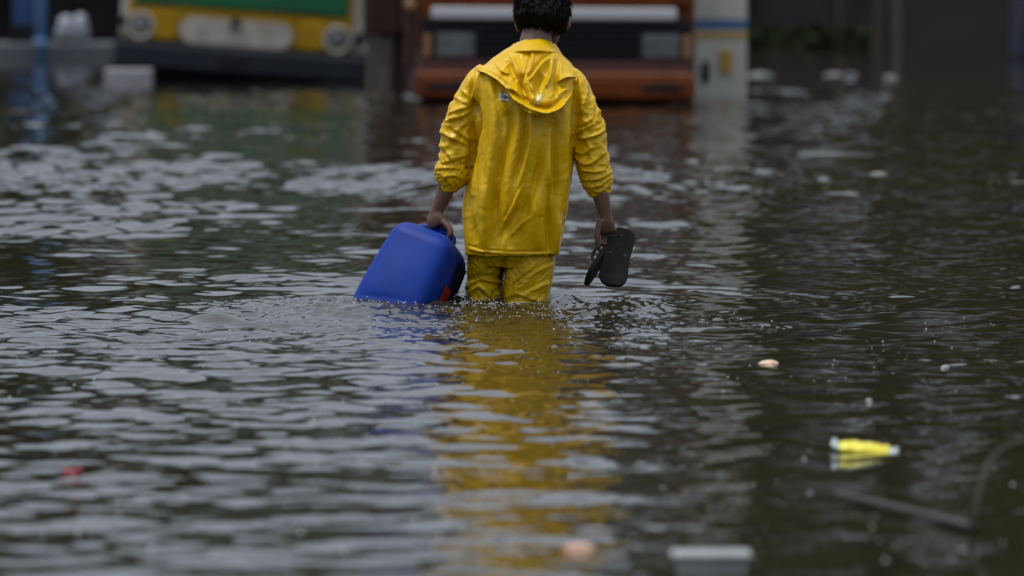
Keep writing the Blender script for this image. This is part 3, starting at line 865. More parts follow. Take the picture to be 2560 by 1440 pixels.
# ------------------------------------------------------------------ flip-flops
M['sole'] = mat('dark_rubber', (0.017, 0.019, 0.015), 0.85, (0.008, 0.008, 0.008), 14, bump=0.0008, bscale=300, spec=.12)
M['strap'] = mat('black_strap', (0.01, 0.01, 0.011), 0.4)
M['plug'] = mat('black_plug', (0.006, 0.006, 0.006), 0.6)
def flipflop(label, loc, M3):
    t = thing('flip_flop', label, 'flip-flop', loc, Matrix(M3).to_euler() if not isinstance(M3, Matrix) else M3.to_euler(), 'pair of flip-flops in his hand')
    # outline in local x (width), z (length, toe up); y = thickness, sole bottom at -y
    half = [(-.13, .0), (-.127, .020), (-.115, .034), (-.09, .0425), (-.05, .042), (-.01, .039), (.03, .039), (.07, .041), (.1, .039), (.12, .029), (.129, .015), (.131, 0)]
    h = cr(half, 40)
    out = [(1.2 * w + .004 * math.sin(z * 20), .91 * z) for z, w in h] + [(-1.2 * w + .004 * math.sin(z * 20), .91 * z) for z, w in h[::-1][1:-1]]
    V = []; k = len(out)
    lay = [(-.0085, .93), (-.0075, .985), (-.0035, 1), (.0035, 1), (.0075, .985), (.0085, .93)]
    for y, s_ in lay:
        V += [(x * s_, y + .004 * (z / .13) ** 2, z * (1 - (1 - s_) * .3)) for x, z in out]
    Fc = [(i * k + j, i * k + (j + 1) % k, (i + 1) * k + (j + 1) % k, (i + 1) * k + j) for i in range(len(lay) - 1) for j in range(k)]
    Fc += [tuple(range(k))[::-1], tuple((len(lay) - 1) * k + j for j in range(k))]
    sole = obj('sole', mesh('sole', V, Fc, False, [M['sole']]), t)
    for (x, z) in ((0.003, .085), (-.026, .012), (.027, .006)):
        p = MB(); p.lathe([(-.0098, 0), (-.0098, .0052), (-.0085, .006), (-.006, .006)], 'y', 12, (x, .001, z)); p.build('plug', M['plug'], sole, True)
    s = MB()
    for sx in (-1, 1):
        s.add(*loft(cr([(.003, .008, .085), (sx * .012, .034, .07), (sx * .036, .040, .035), (sx * .036, .012, .004)], 16), .0035, .0062, n=8))
    s.build('strap', M['strap'], t, True)
    return t
def frame(zdir, ydir):
    z = Vector(zdir).normalized(); y = Vector(ydir); y = (y - z * y.dot(z)).normalized(); x = y.cross(z)
    return Matrix((x, y, z)).transposed()
fa = flipflop('dark flip-flop held by its front, underside of the sole facing the camera', P3(1543, 641, -.035), frame((.14, .52, .84), (.0, .84, -.5)))
fb = flipflop('dark flip-flop held edge-on beside the other one, its strap looping out', P3(1501, 650, -.005), frame((.40, .70, .60), (-.80, .16, .36)))

# ------------------------------------------------------------------ foam and splashes
M['foam'] = mat('foam', (0.55, 0.56, 0.55), 0.3)
def drops(name, pts, label):
    ico = bmesh.new(); bmesh.ops.create_icosphere(ico, subdivisions=1, radius=1)
    bv = np.array([v.co[:] for v in ico.verts]); bf = [[v.index for v in f.verts] for f in ico.faces]; ico.free()
    m = MB()
    for (x, y, z, r) in pts:
        m.add(bv * np.array([r, r, r * .7]) + np.array([x, y, z]), bf)
    o = m.build(name, M['foam'], None, True)
    return tag(o, label, kind='stuff')
pts = []
def add_d(px, py, r, dz=0.0):
    d = 845 * 20.3 / (py + 90); x = bx(px, d)
    pts.append((x, d, dz + r * .2, r))
rr = random.Random(3)
for _ in range(420):
    px = rr.uniform(880, 1190); py = rr.gauss(752, 4) if rr.random() < .6 else rr.uniform(748, 775)
    add_d(px, py, rr.uniform(.0012, .0034), rr.uniform(0, .006))
for _ in range(420):
    px = rr.gauss(1235, 60); py = rr.gauss(766, 6)
    add_d(px, py, rr.uniform(.0009, .0032), rr.uniform(0, .005))
for _ in range(90):
    px = rr.uniform(1160, 1400); py = rr.uniform(770, 800)
    add_d(px, py, rr.uniform(.001, .003), .001)
for _ in range(26):
    add_d(rr.gauss(1176, 6), rr.gauss(735, 9), rr.uniform(.001, .0026), .012)
xs = np.array([[p[0] for p in pts]]); ys = np.array([[p[1] for p in pts]])
hz = water_height(xs, ys, np.full_like(xs, .02))[0]
pts = [(p[0], p[1], p[2] + h, p[3]) for p, h in zip(pts, hz)]
drops('foam', pts, 'white foam and droplets where legs and can break the water')
pts = []
for _ in range(190):
    py = rr.uniform(800, 1420); px = rr.uniform(20, 2540)
    add_d(px, py, rr.choice((.0014, .0018, .0022, .003, .0042)) * rr.uniform(.8, 1.1))
for _ in range(70):
    add_d(rr.uniform(1150, 2500), rr.uniform(780, 960), rr.uniform(.001, .003))
xs = np.array([[p[0] for p in pts]]); ys = np.array([[p[1] for p in pts]])
hz = water_height(xs, ys, np.full_like(xs, .02))[0]
pts = [(p[0], p[1], p[2] + h, p[3]) for p, h in zip(pts, hz)]
drops('bubbles', pts, 'small white bubbles scattered over the brown water')

# ------------------------------------------------------------------ floating litter
def fpos(px, py):
    d = 845 * 20.3 / (py + 90); x = bx(px, d)
    return x, d, wz(x, d)
M['shell_c'] = mat('pale_beige', (0.62, 0.47, 0.33), 0.55, (0.5, 0.33, 0.22), 30)
M['pink'] = mat('pale_pink', (0.40, 0.19, 0.125), 0.65, (0.44, 0.29, 0.2), 25)
M['white'] = mat('white_foam', (0.29, 0.30, 0.30), 0.65, (0.20, 0.21, 0.21), 12)
M['whitegrey'] = mat('soiled_foam_and_glint', (0.19, 0.20, 0.19), 0.7, (0.12, 0.125, 0.12), 14, spec=.2)  # colours the far chunks and the glints built as solids
M['redbit'] = mat('red_wrapper', (0.30, 0.025, 0.04), 0.5)
M['packyellow'] = mat('yellow_wrapper', (0.72, 0.66, 0.02), 0.3, (0.6, 0.5, 0.02), 20, bump=.001, bscale=60)
M['packsilver'] = mat('silver_wrapper', (0.42, 0.50, 0.48), 0.25, metal=.35)
M['packgreen'] = mat('green_wrapper', (0.02, 0.22, 0.08), 0.35)
def lump(name, label, cat, px, py, size, m, seed, group=None, zoff=0.0):
    x, d, z = fpos(px, py)
    t = thing(name, label, cat, (x, d, z + zoff), (0, 0, rr.uniform(0, 3)) if False else (0, 0, 0), group)
    V, Fc = ellipsoid((0, 0, 0), size, None, 28, 18)
    V = np.array(V)
    r_ = V / np.array(size)
    V = V * (1 + .16 * perlin2(r_[:, 0] * 1.6 + seed, r_[:, 2] * 1.6 + r_[:, 1], seed))[:, None]
    me_ = mesh(name, V, Fc, True, [m])
    bpy.data.objects.remove(t)
    o = obj(name, me_, None, (x, d, z + zoff))
    return tag(o, label, cat, group)
lump('floating_shell', 'small pale beige rounded lump floating right of the yellow reflection', 'floating litter', 1923, 906, (.034, .026, .020), M['shell_c'], 4, 'litter floating on the flood water', -.007)
lump('litter_scrap', 'pinkish scrap floating at the bottom of the picture by the yellow reflection', 'floating litter', 1447, 1378, (.036, .03, .014), M['pink'], 6, 'litter floating on the flood water')
lump('litter_scrap', 'tiny white scrap floating far right of the beige lump', 'floating litter', 2365, 919, (.013, .012, .008), M['white'], 8, 'litter floating on the flood water')
lump('litter_scrap', 'tiny white scrap floating between the beige lump and the yellow wrapper', 'floating litter', 2175, 1005, (.010, .01, .008), M['white'], 9, 'litter floating on the flood water')
lump('foam_chunk', 'blurred white chunk floating nearest the striped pillar', 'floating litter', 1900, 190, (.15, .10, .045), M['whitegrey'], 10, 'white chunks floating near the far bank')
lump('foam_chunk', 'blurred white chunk floating between two others near the far bank', 'floating litter', 2085, 191, (.12, .10, .05), M['whitegrey'], 11, 'white chunks floating near the far bank')
lump('foam_chunk', 'small blurred white chunk floating below the white post', 'floating litter', 2226, 197, (.075, .07, .045), M['whitegrey'], 12, 'white chunks floating near the far bank')
lump('pale_piece', 'long flat white piece floating on the dark green water', 'floating litter', 2076, 385, (.22, .12, .014), M['whitegrey'], 13, 'pale pieces floating on the dark green water')  # long flat pale solid lying on the water
lump('pale_piece', 'short rounded white piece standing for a sky glint on the dark green water below the long flat one', 'floating litter', 2196, 434, (.05, .08, .022), M['whitegrey'], 14, 'pale pieces floating on the dark green water')  # sky glint on the water built as a pale solid
lump('pale_piece', 'small white flake standing for a sky glint on the dark green water towards its left edge', 'floating litter', 1805, 424, (.07, .08, .010), M['whitegrey'], 15, 'pale pieces floating on the dark green water')  # another sky glint shaped as a small pale solid
# red wrapper: a folded scrap
x, d, z = fpos(178, 1190)
m_ = MB(); m_.box(-.024, .016, -.013, .013, -.010, .009, .004, M=Matrix.Rotation(R(12), 4, 'Y')); m_.box(.012, .024, -.012, .012, -.006, .013, .003, M=Matrix.Rotation(R(-20), 4, 'Y'))
tag(m_.build('candy_wrapper', M['redbit'], None, True, (x, d, z)), 'crumpled red wrapper scrap floating alone on the grey water', 'floating litter', 'litter floating on the flood water')
# yellow packet with crimped silver ends
x, d, z = fpos(2165, 1128)
pk_ = thing('snack_packet', 'bright yellow snack packet with silver crimped ends floating on the water', 'packet', (x, d, z + .003), (0, R(5), R(-10)))
V = []; Fc = []
nu, nv = 40, 24
for i in range(nu + 1):
    u_ = -1 + 2 * i / nu
    th_ = .014 * max(0, 1 - abs(u_) ** 6) ** .5 + .006
    for j in range(nv):
        a = 2 * math.pi * j / nv
        w_ = .048 * (1 - .08 * abs(u_))
        cr_ = .007 * perlin2(np.array([u_ * 3.2 + 2 * math.cos(a)]), np.array([math.sin(a) * 2 + u_]), 77)[0] + .003 * perlin2(np.array([u_ * 9 + 3 * math.cos(a)]), np.array([math.sin(a) * 4]), 78)[0]
        V.append((u_ * .067, w_ * math.cos(a), (th_ + cr_) * math.sin(a)))
for i in range(nu):
    for j in range(nv):
        Fc.append((i * nv + j, i * nv + (j + 1) % nv, (i + 1) * nv + (j + 1) % nv, (i + 1) * nv + j))
obj('pouch', mesh('pouch', V, Fc, True, [M['packyellow']]), pk_)
for sx in (-1, 1):
    e = MB()
    V = []
    for i in range(6):
        for j in range(24):
            a = 2 * math.pi * j / 24
            V.append((sx * (.063 + .0035 * i), (.046 - .001 * i) * math.cos(a), (.010 + .0008 * i + .002 * math.sin(j * 2.3 + sx)) * math.sin(a) + .002 * i * (1 if sx < 0 else .3)))
    e.add(V, [(i * 24 + j, i * 24 + (j + 1) % 24, (i + 1) * 24 + (j + 1) % 24, (i + 1) * 24 + j) for i in range(5) for j in range(24)] + [tuple(5 * 24 + j for j in range(24))])
    e.build('crimped_end', M['packsilver'], pk_, True)
g_ = MB()
g_.add(*loft([(-.064, 0.0, .0), (-.0605, 0, .0)], [.0495, .0495], [.011, .016], n=20, ref=(0, 0, 1)))
g_.build('green_stripe', M['packgreen'], pk_, True)
# stick and forked twig
M['stick'] = mat('wet_wood', (0.04, 0.026, 0.021), 0.5, (0.022, 0.015, 0.012), 20, bump=.003, bscale=40)
a_ = fpos(2100, 1258); b_ = fpos(2440, 1335)
mid = np.array(a_) * .5 + np.array(b_) * .5 + np.array([-.01, .0, .004])
o0 = np.array(mid)
stk = thing('floating_branch', 'dark bare branch floating low in the water with a thin twig curving up', 'branch', tuple(o0))
s = MB()
s.add(*loft(cr([np.array(a_) - o0 + (0, 0, .016), (0.0, -.01, .015), np.array(b_) - o0 + (0, 0, .012)], 24), np.linspace(.007, .0105, 24), n=10))
s.build('limb', M['stick'], stk, True)
s = MB()
tw = [np.array(b_) - o0 + (-.01, 0, -.004), np.array((bx(2440, 12.0), 12.02, .045)) - o0, np.array((bx(2468, 12.05), 12.06, .13)) - o0, np.array((bx(2496, 12.1), 12.1, .165)) - o0, np.array((bx(2545, 12.1), 12.12, .185)) - o0, np.array((bx(2640, 12.1), 12.14, .20)) - o0]
s.add(*loft(cr(tw, 30), np.linspace(.0045, .0028, 30), n=8))
s.build('twig', M['stick'], stk, True)
# white tub at the bottom edge
x, d, z = fpos(1780, 1425)
tub = thing('plastic_tub', 'upturned white plastic tub floating at the bottom edge of the picture', 'tub', (x, d, z))
s = MB(); s.box(-.068, .068, -.05, .05, -.02, .026, .008); s.build('tub_wall', M['white'], tub)
s = MB(); s.box(-.080, .080, -.06, .06, .026, .036, .004); s.build('rim', M['white'], tub)

# ------------------------------------------------------------------ vehicles and background
def wheel(parent, x, y, r=.5, w=.26):
    t = MB(); t.lathe([(-w / 2, r * .6), (-w / 2, r * .93), (-w / 2 + .03, r), (w / 2 - .03, r), (w / 2, r * .93), (w / 2, r * .6)], 'x', 32)
    o = t.build('wheel', M['tyre'], parent, True, (x, y, r))
    q_ = MB(); q_.lathe([(-w * .3, 0), (-w * .42, r * .2), (-w * .3, r * .3), (-w * .3, r * .52), (-w * .48, r * .61), (w * .48, r * .61), (w * .3, r * .52), (w * .3, 0)], 'x', 28)
    q_.build('rim', M['steel'], o, True)
    return o
def part(name, m, parent, *boxes, smooth=False):
    s = MB()
    for bx_ in boxes:
        s.box(*bx_[:6], bx_[6] if len(bx_) > 6 else 0.0)
    return s.build(name, m, parent, smooth)

M['yel'] = mat('yellow_paint', (0.36, 0.21, 0.004), 0.5, (0.27, 0.15, 0.004), 4, spec=.2)
M['green'] = mat('green_paint', (0.010, 0.125, 0.045), 0.45, (0.010, 0.085, 0.042), 2, spec=.25)
M['wht'] = mat('dirty_white_paint', (0.42, 0.395, 0.35), 0.6, (0.27, 0.24, 0.20), 5, spec=.3)
M['dirt'] = mat('grimy_pale_paint', (0.17, 0.15, 0.13), 0.7, (0.09, 0.075, 0.06), 7, spec=.2)
M['bump'] = mat('blue_black_paint', (0.008, 0.010, 0.016), 0.55, (0.012, 0.015, 0.021), 4, spec=.25)
M['orange'] = mat('orange_paint', (0.135, 0.032, 0.004), 0.6, (0.08, 0.018, 0.004), 4, spec=.14)
M['orange2'] = mat('paler_orange_paint', (0.24, 0.085, 0.035), 0.55, (0.18, 0.06, 0.025), 4, spec=.3)
M['darkred'] = mat('dark_red_paint', (0.06, 0.014, 0.010), 0.5)
M['strip'] = mat('pale_grey_trim', (0.42, 0.42, 0.43), 0.4)
M['tarp'] = mat('brown_tarpaulin', (0.055, 0.026, 0.016), 0.75, (0.04, 0.02, 0.014), 3, spec=.2)
M['wood'] = mat('grey_planks', (0.14, 0.10, 0.07), 0.8, (0.09, 0.065, 0.05), 5)

# lorry with the green, yellow and white front
GL = thing('lorry', 'lorry with green and yellow front, long white board and dark bumper', 'lorry', (bx(590, 57.9), 57.9, GZ), (0, R(4.2), 0), 'lorries parked in the flood')
part('cab', M['wht'], GL, (-1.26, 1.29, .04, 1.9, .88, 2.95, .07))
part('fascia', M['yel'], GL, (-1.18, 1.10, -.0, .10, .885, 1.62, .03))
part('front_panel', M['green'], GL, (-1.13, 1.05, -.035, .06, 1.257, 1.95, .028))
wsn = part('windscreen', M['glass'], GL, (-1.1, 1.1, .0, .06, 2.05, 2.75, .02))
for sx in (-.35, .35):
    s = MB(); s.tube([(sx, -.02, 2.05), (sx + .25, -.025, 2.45)], .01); s.build('wiper', M['black'], wsn, True)
nb = MB()
arc = [(math.cos(a) * .135, math.sin(a) * .135) for a in np.linspace(-math.pi / 2, math.pi / 2, 12)]
outl = [(.375 + c, 1.025 + s_) for c, s_ in arc] + [(-.515 - c, 1.025 - s_) for c, s_ in arc]
k_ = len(outl)
nb.add([(x, -.05, z) for x, z in outl] + [(x, .02, z) for x, z in outl], [tuple(range(k_))] + [(j, j + k_, (j + 1) % k_ + k_, (j + 1) % k_) for j in range(k_)])
brd = nb.build('name_board', M['wht'], GL)
s = MB()
s.box(-.012, .012, -.075, -.045, -.075, .07, .004, M=Matrix.Translation((-.105, 0, 1.11)) @ Matrix.Rotation(R(24), 4, 'Y'))
s.box(-.012, .012, -.075, -.045, -.075, .07, .004, M=Matrix.Translation((-.055, 0, 1.11)) @ Matrix.Rotation(R(-24), 4, 'Y'))
s.box(-.115, -.045, -.077, -.05, 1.13, 1.185, .006)
s.build('emblem', M['black'], GL)
for x in (-1.045, .96):
    h_ = MB(); h_.lathe([(.02, .15), (-.03, .148), (-.045, .13), (-.03, .115), (.02, .11)], 'y', 32, (x, 0, 1.03)); ho = h_.build('headlight', M['wht'], GL, True)
    l_ = MB(); l_.lathe([(-.012, .112), (-.028, .08), (-.036, .0)], 'y', 28, (x, 0, 1.03)); l_.build('lens', M['lens_pale'], ho, True)
for x in (-.80, .70):
    part('indicator_panel', M['yel'], GL, (x - .13, x + .13, -.03, .05, .90, 1.2, .02))
for x in (-1.23, 1.19):
    s = MB(); s.lathe([(.05, .06), (-.01, .055), (-.02, 0)], 'y', 20, (x, 0.0, 1.06)); s.build('side_lamp', M['black'], GL, True)
bp_ = part('bumper', M['bump'], GL, (-1.30, 1.28, -.16, .12, .60, .872, .04))
part('bumper_slot', M['black'], bp_, (-.24, .08, -.168, -.12, .70, .76, .008))
part('chassis', M['black'], GL, (-.9, .9, .15, 6.8, .55, .86), (-1.2, 1.2, .2, .9, .42, .60))
part('cargo_body', M['wood'], GL, (-1.27, 1.27, 2.05, 7.2, 1.1, 2.35, .02))
part('roof_board', M['green'], GL, (-1.0, 1.0, .2, .9, 2.96, 3.2, .03))
for sx in (-1, 1):
    mr_ = part('mirror', M['black'], GL, (sx * 1.52 - .09, sx * 1.52 + .09, -.05, .02, 1.95, 2.3, .02))
    s = MB(); s.tube([(sx * 1.27, .12, 2.3), (sx * 1.5, 0, 2.2)], .012); s.build('mirror_arm', M['black'], mr_, True)
    wheel(GL, sx * 1.02, 1.2); wheel(GL, sx * 1.02, 5.4)

# orange lorry
OL = thing('lorry', 'orange lorry with black grille and orange bumper standing behind the wading person', 'lorry', (bx(1385, 48.7), 48.7, GZ), (0, R(.4), 0), 'lorries parked in the flood')
part('cab', M['orange'], OL, (-1.18, 1.2, .05, 1.85, .95, 2.75, .08))
part('front_panel', M['orange'], OL, (-1.03, 1.17, .0, .1, 1.36, 1.64, .03))
part('trim_strip', M['strip'], OL, (-1.06, 1.04, -.04, .05, 1.25, 1.355, .02))
gr = part('grille', M['black'], OL, (-1.14, 1.18, .01, .09, .90, 1.262, .02))
for i in range(5):
    part('grille_slat', M['black'], gr, (-.62, .7, -.02, .012, .955 + i * .055, .98 + i * .055, .006))
for x in (-.85, .91):
    h_ = part('headlight', M['steel'], OL, (x - .17, x + .17, -.015, .04, .91, 1.135, .03))
    part('lens', M['lens'], h_, (x - .145, x + .145, -.028, .0, .93, 1.115, .012))
for x in (-1.09, 1.13):
    part('indicator', M['amber'], OL, (x - .035, x + .035, -.02, .03, .92, 1.12, .015))
part('skirt', M['darkred'], OL, (-1.17, 1.17, .0, .12, .785, .902, .01))
bo = part('bumper', M['orange'], OL, (-1.20, 1.20, -.16, .1, .575, .765, .03))
part('bumper_top', M['orange2'], bo, (-1.19, 1.19, -.15, .09, .767, .80, .012))  # upper strip of the bumper in a paler orange
for x in (-.92, .92):
    part('bumper_slot', M['black'], bo, (x - .18, x + .18, -.168, -.13, .64, .71, .015))
part('side_guard', M['tarp'], OL, (-1.29, -1.205, .05, .5, .82, 1.5, .03))
s = MB(); s.lathe([(.03, .06), (-.02, .055), (-.03, 0)], 'y', 16, (-1.24, .02, 1.36)); s.build('side_lamp', M['amber'], OL, True)
part('windscreen', M['glass'], OL, (-1.08, 1.10, -.01, .08, 1.67, 2.55, .02))
part('chassis', M['black'], OL, (-.9, .9, .2, 6.5, .52, .9), (-1.15, 1.15, .25, .9, .42, .6))
part('step', M['darkred'], OL, (.98, 1.18, -.02, .2, .44, .585, .01))
part('cargo_body', M['tarp'], OL, (-1.2, 1.2, 2.0, 7.0, 1.1, 2.5, .02))
for sx in (-1, 1):
    mr_ = part('mirror', M['black'], OL, (sx * 1.46 - .08, sx * 1.46 + .08, -.05, .02, 1.9, 2.25, .02))
    s = MB(); s.tube([(sx * 1.2, .12, 2.25), (sx * 1.44, 0, 2.15)], .012); s.build('mirror_arm', M['black'], mr_, True)
    wheel(OL, sx * .98, 1.2); wheel(OL, sx * .98, 5.2)

# white pillar with blue and yellow bands beside the orange lorry
M['plaster'] = mat('white_plaster', (0.50, 0.50, 0.45), 0.7, (0.38, 0.38, 0.33), 3)
M['bluep'] = mat('blue_band_paint', (0.05, 0.11, 0.24), 0.6)
M['yelp'] = mat('yellow_band_paint', (0.40, 0.25, 0.04), 0.6)
dp = 52.5
WP = thing('pillar', 'white plastered pillar with blue and yellow bands right of the orange lorry', 'pillar', (bx(1800, dp), dp, GZ))
def pz(py): return bz(py, dp) - GZ
w2 = .245
part('shaft', M['plaster'], WP, (-w2, w2, 0, .5, 0, 3.2, .02))
part('blue_band', M['bluep'], WP, (-w2 - .006, w2 + .006, -.006, .506, pz(73), pz(48), .003))
part('yellow_band', M['yelp'], WP, (-w2 - .006, w2 + .006, -.006, .506, pz(95), pz(80), .003))
part('yellow_plate', M['yelp'], WP, ((1800 - 1800) * dp / F, 30 * dp / F, -.02, .01, pz(184), pz(124), .008))
s = MB(); s.add(*ellipsoid(((1764 - 1800) * dp / F, 0, pz(180)), (.042, .03, .12), None, 20, 14)); s.build('dark_lamp', M['bump'], WP, True)

# brown cabinet on pale legs between the lorries
dc = 53.0
BC = thing('steel_cabinet', 'rust-brown steel cabinet on pale legs between the two lorries', 'cabinet', (bx(960, dc), dc, GZ))
def cx_(px): return (px - 960) * dc / F
def cz_(py): return bz(py, dc) - GZ
part('cabinet_body', M['tarp'], BC, (cx_(908), cx_(1006), 0, .45, cz_(88), 2.2, .015))
part('cabinet_door', M['tarp'], BC, (cx_(914), cx_(1000), -.02, .01, cz_(80), 2.1, .01))
part('leg', M['dirt'], BC, (cx_(943), cx_(974), .05, .17, 0, cz_(88), .01))
part('leg', M['dirt'], BC, (cx_(917), cx_(930), .1, .2, 0, cz_(88), .01))
part('back_leg', M['darkred'], BC, (cx_(978), cx_(1016), .25, .45, 0, cz_(70), .01))
s = MB(); s.tube([(cx_(922), .08, cz_(86)), (cx_(955), .06, cz_(130))], .02); s.build('brace', M['dirt'], BC, True)

# left bank
M['conc'] = mat('pale_concrete', (0.29, 0.29, 0.305), 0.8, (0.21, 0.21, 0.22), 5, bump=.004, bscale=20)
M['dconc'] = mat('grey_concrete', (0.09, 0.097, 0.105), 0.8, (0.06, 0.067, 0.074), 3, bump=.004, bscale=20)
M['near_black'] = mat('near_black_wall', (0.008, 0.008, 0.010), 0.9, (0.014, 0.013, 0.014), 2, spec=.1)  # near-black colour of the left wall, hut door and window frames
M['bluepost'] = mat('light_blue_paint', (0.09, 0.19, 0.36), 0.5, (0.07, 0.15, 0.30), 4)
M['bluebox'] = mat('deep_blue_plastic', (0.006, 0.04, 0.13), 0.5)
M['sack'] = mat('white_sack', (0.30, 0.32, 0.36), 0.7, (0.20, 0.22, 0.26), 8, bump=.01, bscale=15)
dk = 56.4
kb = MB(); kb.box(bx(262, dk), bx(378, dk), dk, dk + .35, GZ, bz(172, dk), .02)
tag(kb.build('kerb_block', M['conc']), 'pale concrete block standing in front of the left end of the dark bumper', 'concrete block')
dl = 71.0
lg = MB(); lg.box(bx(-260, dl), bx(283, dl), dl, dl + 1.6, GZ, bz(108, dl), .03)
tag(lg.build('loading_ledge', M['dconc']), 'long low grey concrete ledge at the far left behind the pale block', 'ledge')
ztop = bz(108, dl)
bp2 = MB(); bp2.lathe([(-.52, 0), (-.52, .072), (2.6, .072), (2.6, 0)], 'z', 18); bp2.lathe([(ztop, .09), (ztop + .05, .09), (ztop + .05, .07)], 'z', 18)
tag(bp2.build('blue_post', M['bluepost'], None, True, (bx(106, dl), dl - .15, 0)), 'light blue upright post in front of the grey ledge', 'post')
bb = thing('blue_crate', 'deep blue plastic crate stack seen left of the light blue post', 'crate', (bx(52, dl), dl + .6, ztop))
part('crate_wall', M['bluebox'], bb, (-.13, .13, -.15, .15, .22, 1.1, .02)); part('stand', M['black'], bb, (-.16, .16, -.17, .17, 0, .22, .01))
for i in range(4): part('crate_rim', M['bluebox'], bb, (-.14, .14, -.16, .16, .40 + .2 * i, .43 + .2 * i, .006))
for (px, hgt, w_, lab) in ((160, 66, .13, 'pale white sack standing on the grey ledge nearer the light blue post'), (197, 70, .11, 'pale white sack standing on the grey ledge nearer the lorry')):
    V, Fc = ellipsoid((0, 0, hgt * dl / F / 2), (w_, .14, hgt * dl / F / 2 + .02), None, 24, 16)
    V = np.array(V); V[:, 2] = np.maximum(V[:, 2], 0); V[:, 0] *= 1 + .15 * np.sin(V[:, 2] * 20); V += (.012 * perlin2(V[:, 0] * 14, V[:, 2] * 14, int(px)))[:, None]
    V[:, 2] -= V[:, 2].min()
    tag(obj('sack', mesh('sack', V, Fc, True, [M['sack']]), None, (bx(px, dl), dl + .35, ztop)), lab, 'sack', 'sacks on the ledge')

def wall_thing(name, label, x0, x1, y, h, m, pill=3.0):
    t = thing(name, label, 'wall', ((x0 + x1) / 2, y, GZ))
    w_ = (x1 - x0) / 2
    part('wall_panel', m, t, (-w_, w_, .06, .24, 0, h)); part('coping', m, t, (-w_, w_, .0, .3, h, h + .1, .02))
    nn_ = max(2, int(2 * w_ / pill))
    for i in range(nn_ + 1):
        xx = -w_ + .2 + (2 * w_ - .4) * i / nn_
        part('pier', m, t, (xx - .18, xx + .18, -.03, .27, 0, h - .002, .01))
    return t
wall_thing('boundary_wall', 'dark boundary wall behind the ledge at the far left', -13, -3.9, 76, 1.9, M['near_black'])
M['pwall'] = mat('dark_purplish_wall', (0.035, 0.031, 0.036), 0.85, (0.022, 0.020, 0.023), 1.2)
wall_thing('boundary_wall', 'dark purplish wall behind the posts on the far right bank', 3.3, 16, 88, 3.5, M['pwall'])

# right bank
M['gbrown'] = mat('grey_brown_plaster', (0.040, 0.033, 0.030), 0.9, (0.030, 0.025, 0.022), 1.5, spec=.2)
dg_ = 66.0
hut = thing('pump_hut', 'plain grey-brown block hut standing in the water at the far right', 'hut', ((bx(2250, dg_) + bx(2522, dg_)) / 2, dg_, GZ))
hw_ = (bx(2522, dg_) - bx(2250, dg_)) / 2
part('hut_wall', M['gbrown'], hut, (-hw_, hw_, 0, 1.5, 0, 2.5, .02)); part('hut_roof', M['gbrown'], hut, (-hw_ - .1, hw_ + .1, -.1, 1.6, 2.5, 2.62, .02))
part('hut_door', M['near_black'], hut, (-.3, .3, 1.49, 1.53, .5, 2.2, .01))
dw = 77.0
wp = thing('white_post', 'white post on a dark foot left of the grey-brown hut', 'post', (bx(2214, dw), dw, GZ))
s = MB(); s.lathe([(bz(106, dw) - GZ, 0), (bz(106, dw) - GZ, .082), (3.0, .082), (3.0, 0)], 'z', 18); s.build('shaft', M['wht'], wp, True)
part('foot', M['black'], wp, (-.14, .14, -.14, .14, 0, bz(106, dw) - GZ, .01))
tp = MB(); tp.lathe([(0, 0), (0, .085), (3.4, .07), (3.4, 0)], 'z', 14)
tag(tp.build('wooden_post', M['wood'], None, True, (bx(2108, 82), 82, GZ)), 'dim brown post left of the white post on the far bank', 'post')
# dark blue van at the right edge
vb_ = mat('navy_paint', (0.008, 0.012, 0.035), 0.4)
VN = thing('van', 'dark navy van at the far right edge behind the grey-brown hut', 'van', (bx(2532, 72) + .95, 72, GZ))
part('body', vb_, VN, (-.9, .9, 0, 4.2, .45, 2.0, .1)); part('rear_window', M['glass'], VN, (-.65, .65, -.012, .02, 1.25, 1.8, .02)); part('bumper', M['black'], VN, (-.9, .9, -.1, .06, .4, .6, .03))
for sx in (-1, 1):
    part('tail_lamp', M['darkred'], VN, (sx * .78 - .07, sx * .78 + .07, -.015, .02, .9, 1.2, .01))
    wheel(VN, sx * .75, .8, .34, .2); wheel(VN, sx * .75, 3.3, .34, .2)

# building behind the lorries
M['bld'] = mat('stained_brick_red_wall', (0.10, 0.075, 0.075), 0.85, (0.07, 0.05, 0.052), .8)
BL = thing('building', 'long low purplish-brown building behind the lorries', 'building', (0.6, 96, GZ))
part('wall', M['bld'], BL, (-6, 5, 0, 8, 0, 5.2)); part('parapet', M['bld'], BL, (-6.1, 5.1, -.12, 8.1, 5.2, 5.6, .03))
for i in range(5):
    w_ = part('window', M['near_black'], BL, (-5.2 + i * 2.1, -4.0 + i * 2.1, -.06, .05, 2.4, 4.0, .02))
    part('pane', M['glass'], w_, (-5.1 + i * 2.1, -4.1 + i * 2.1, -.075, -.04, 2.5, 3.9))

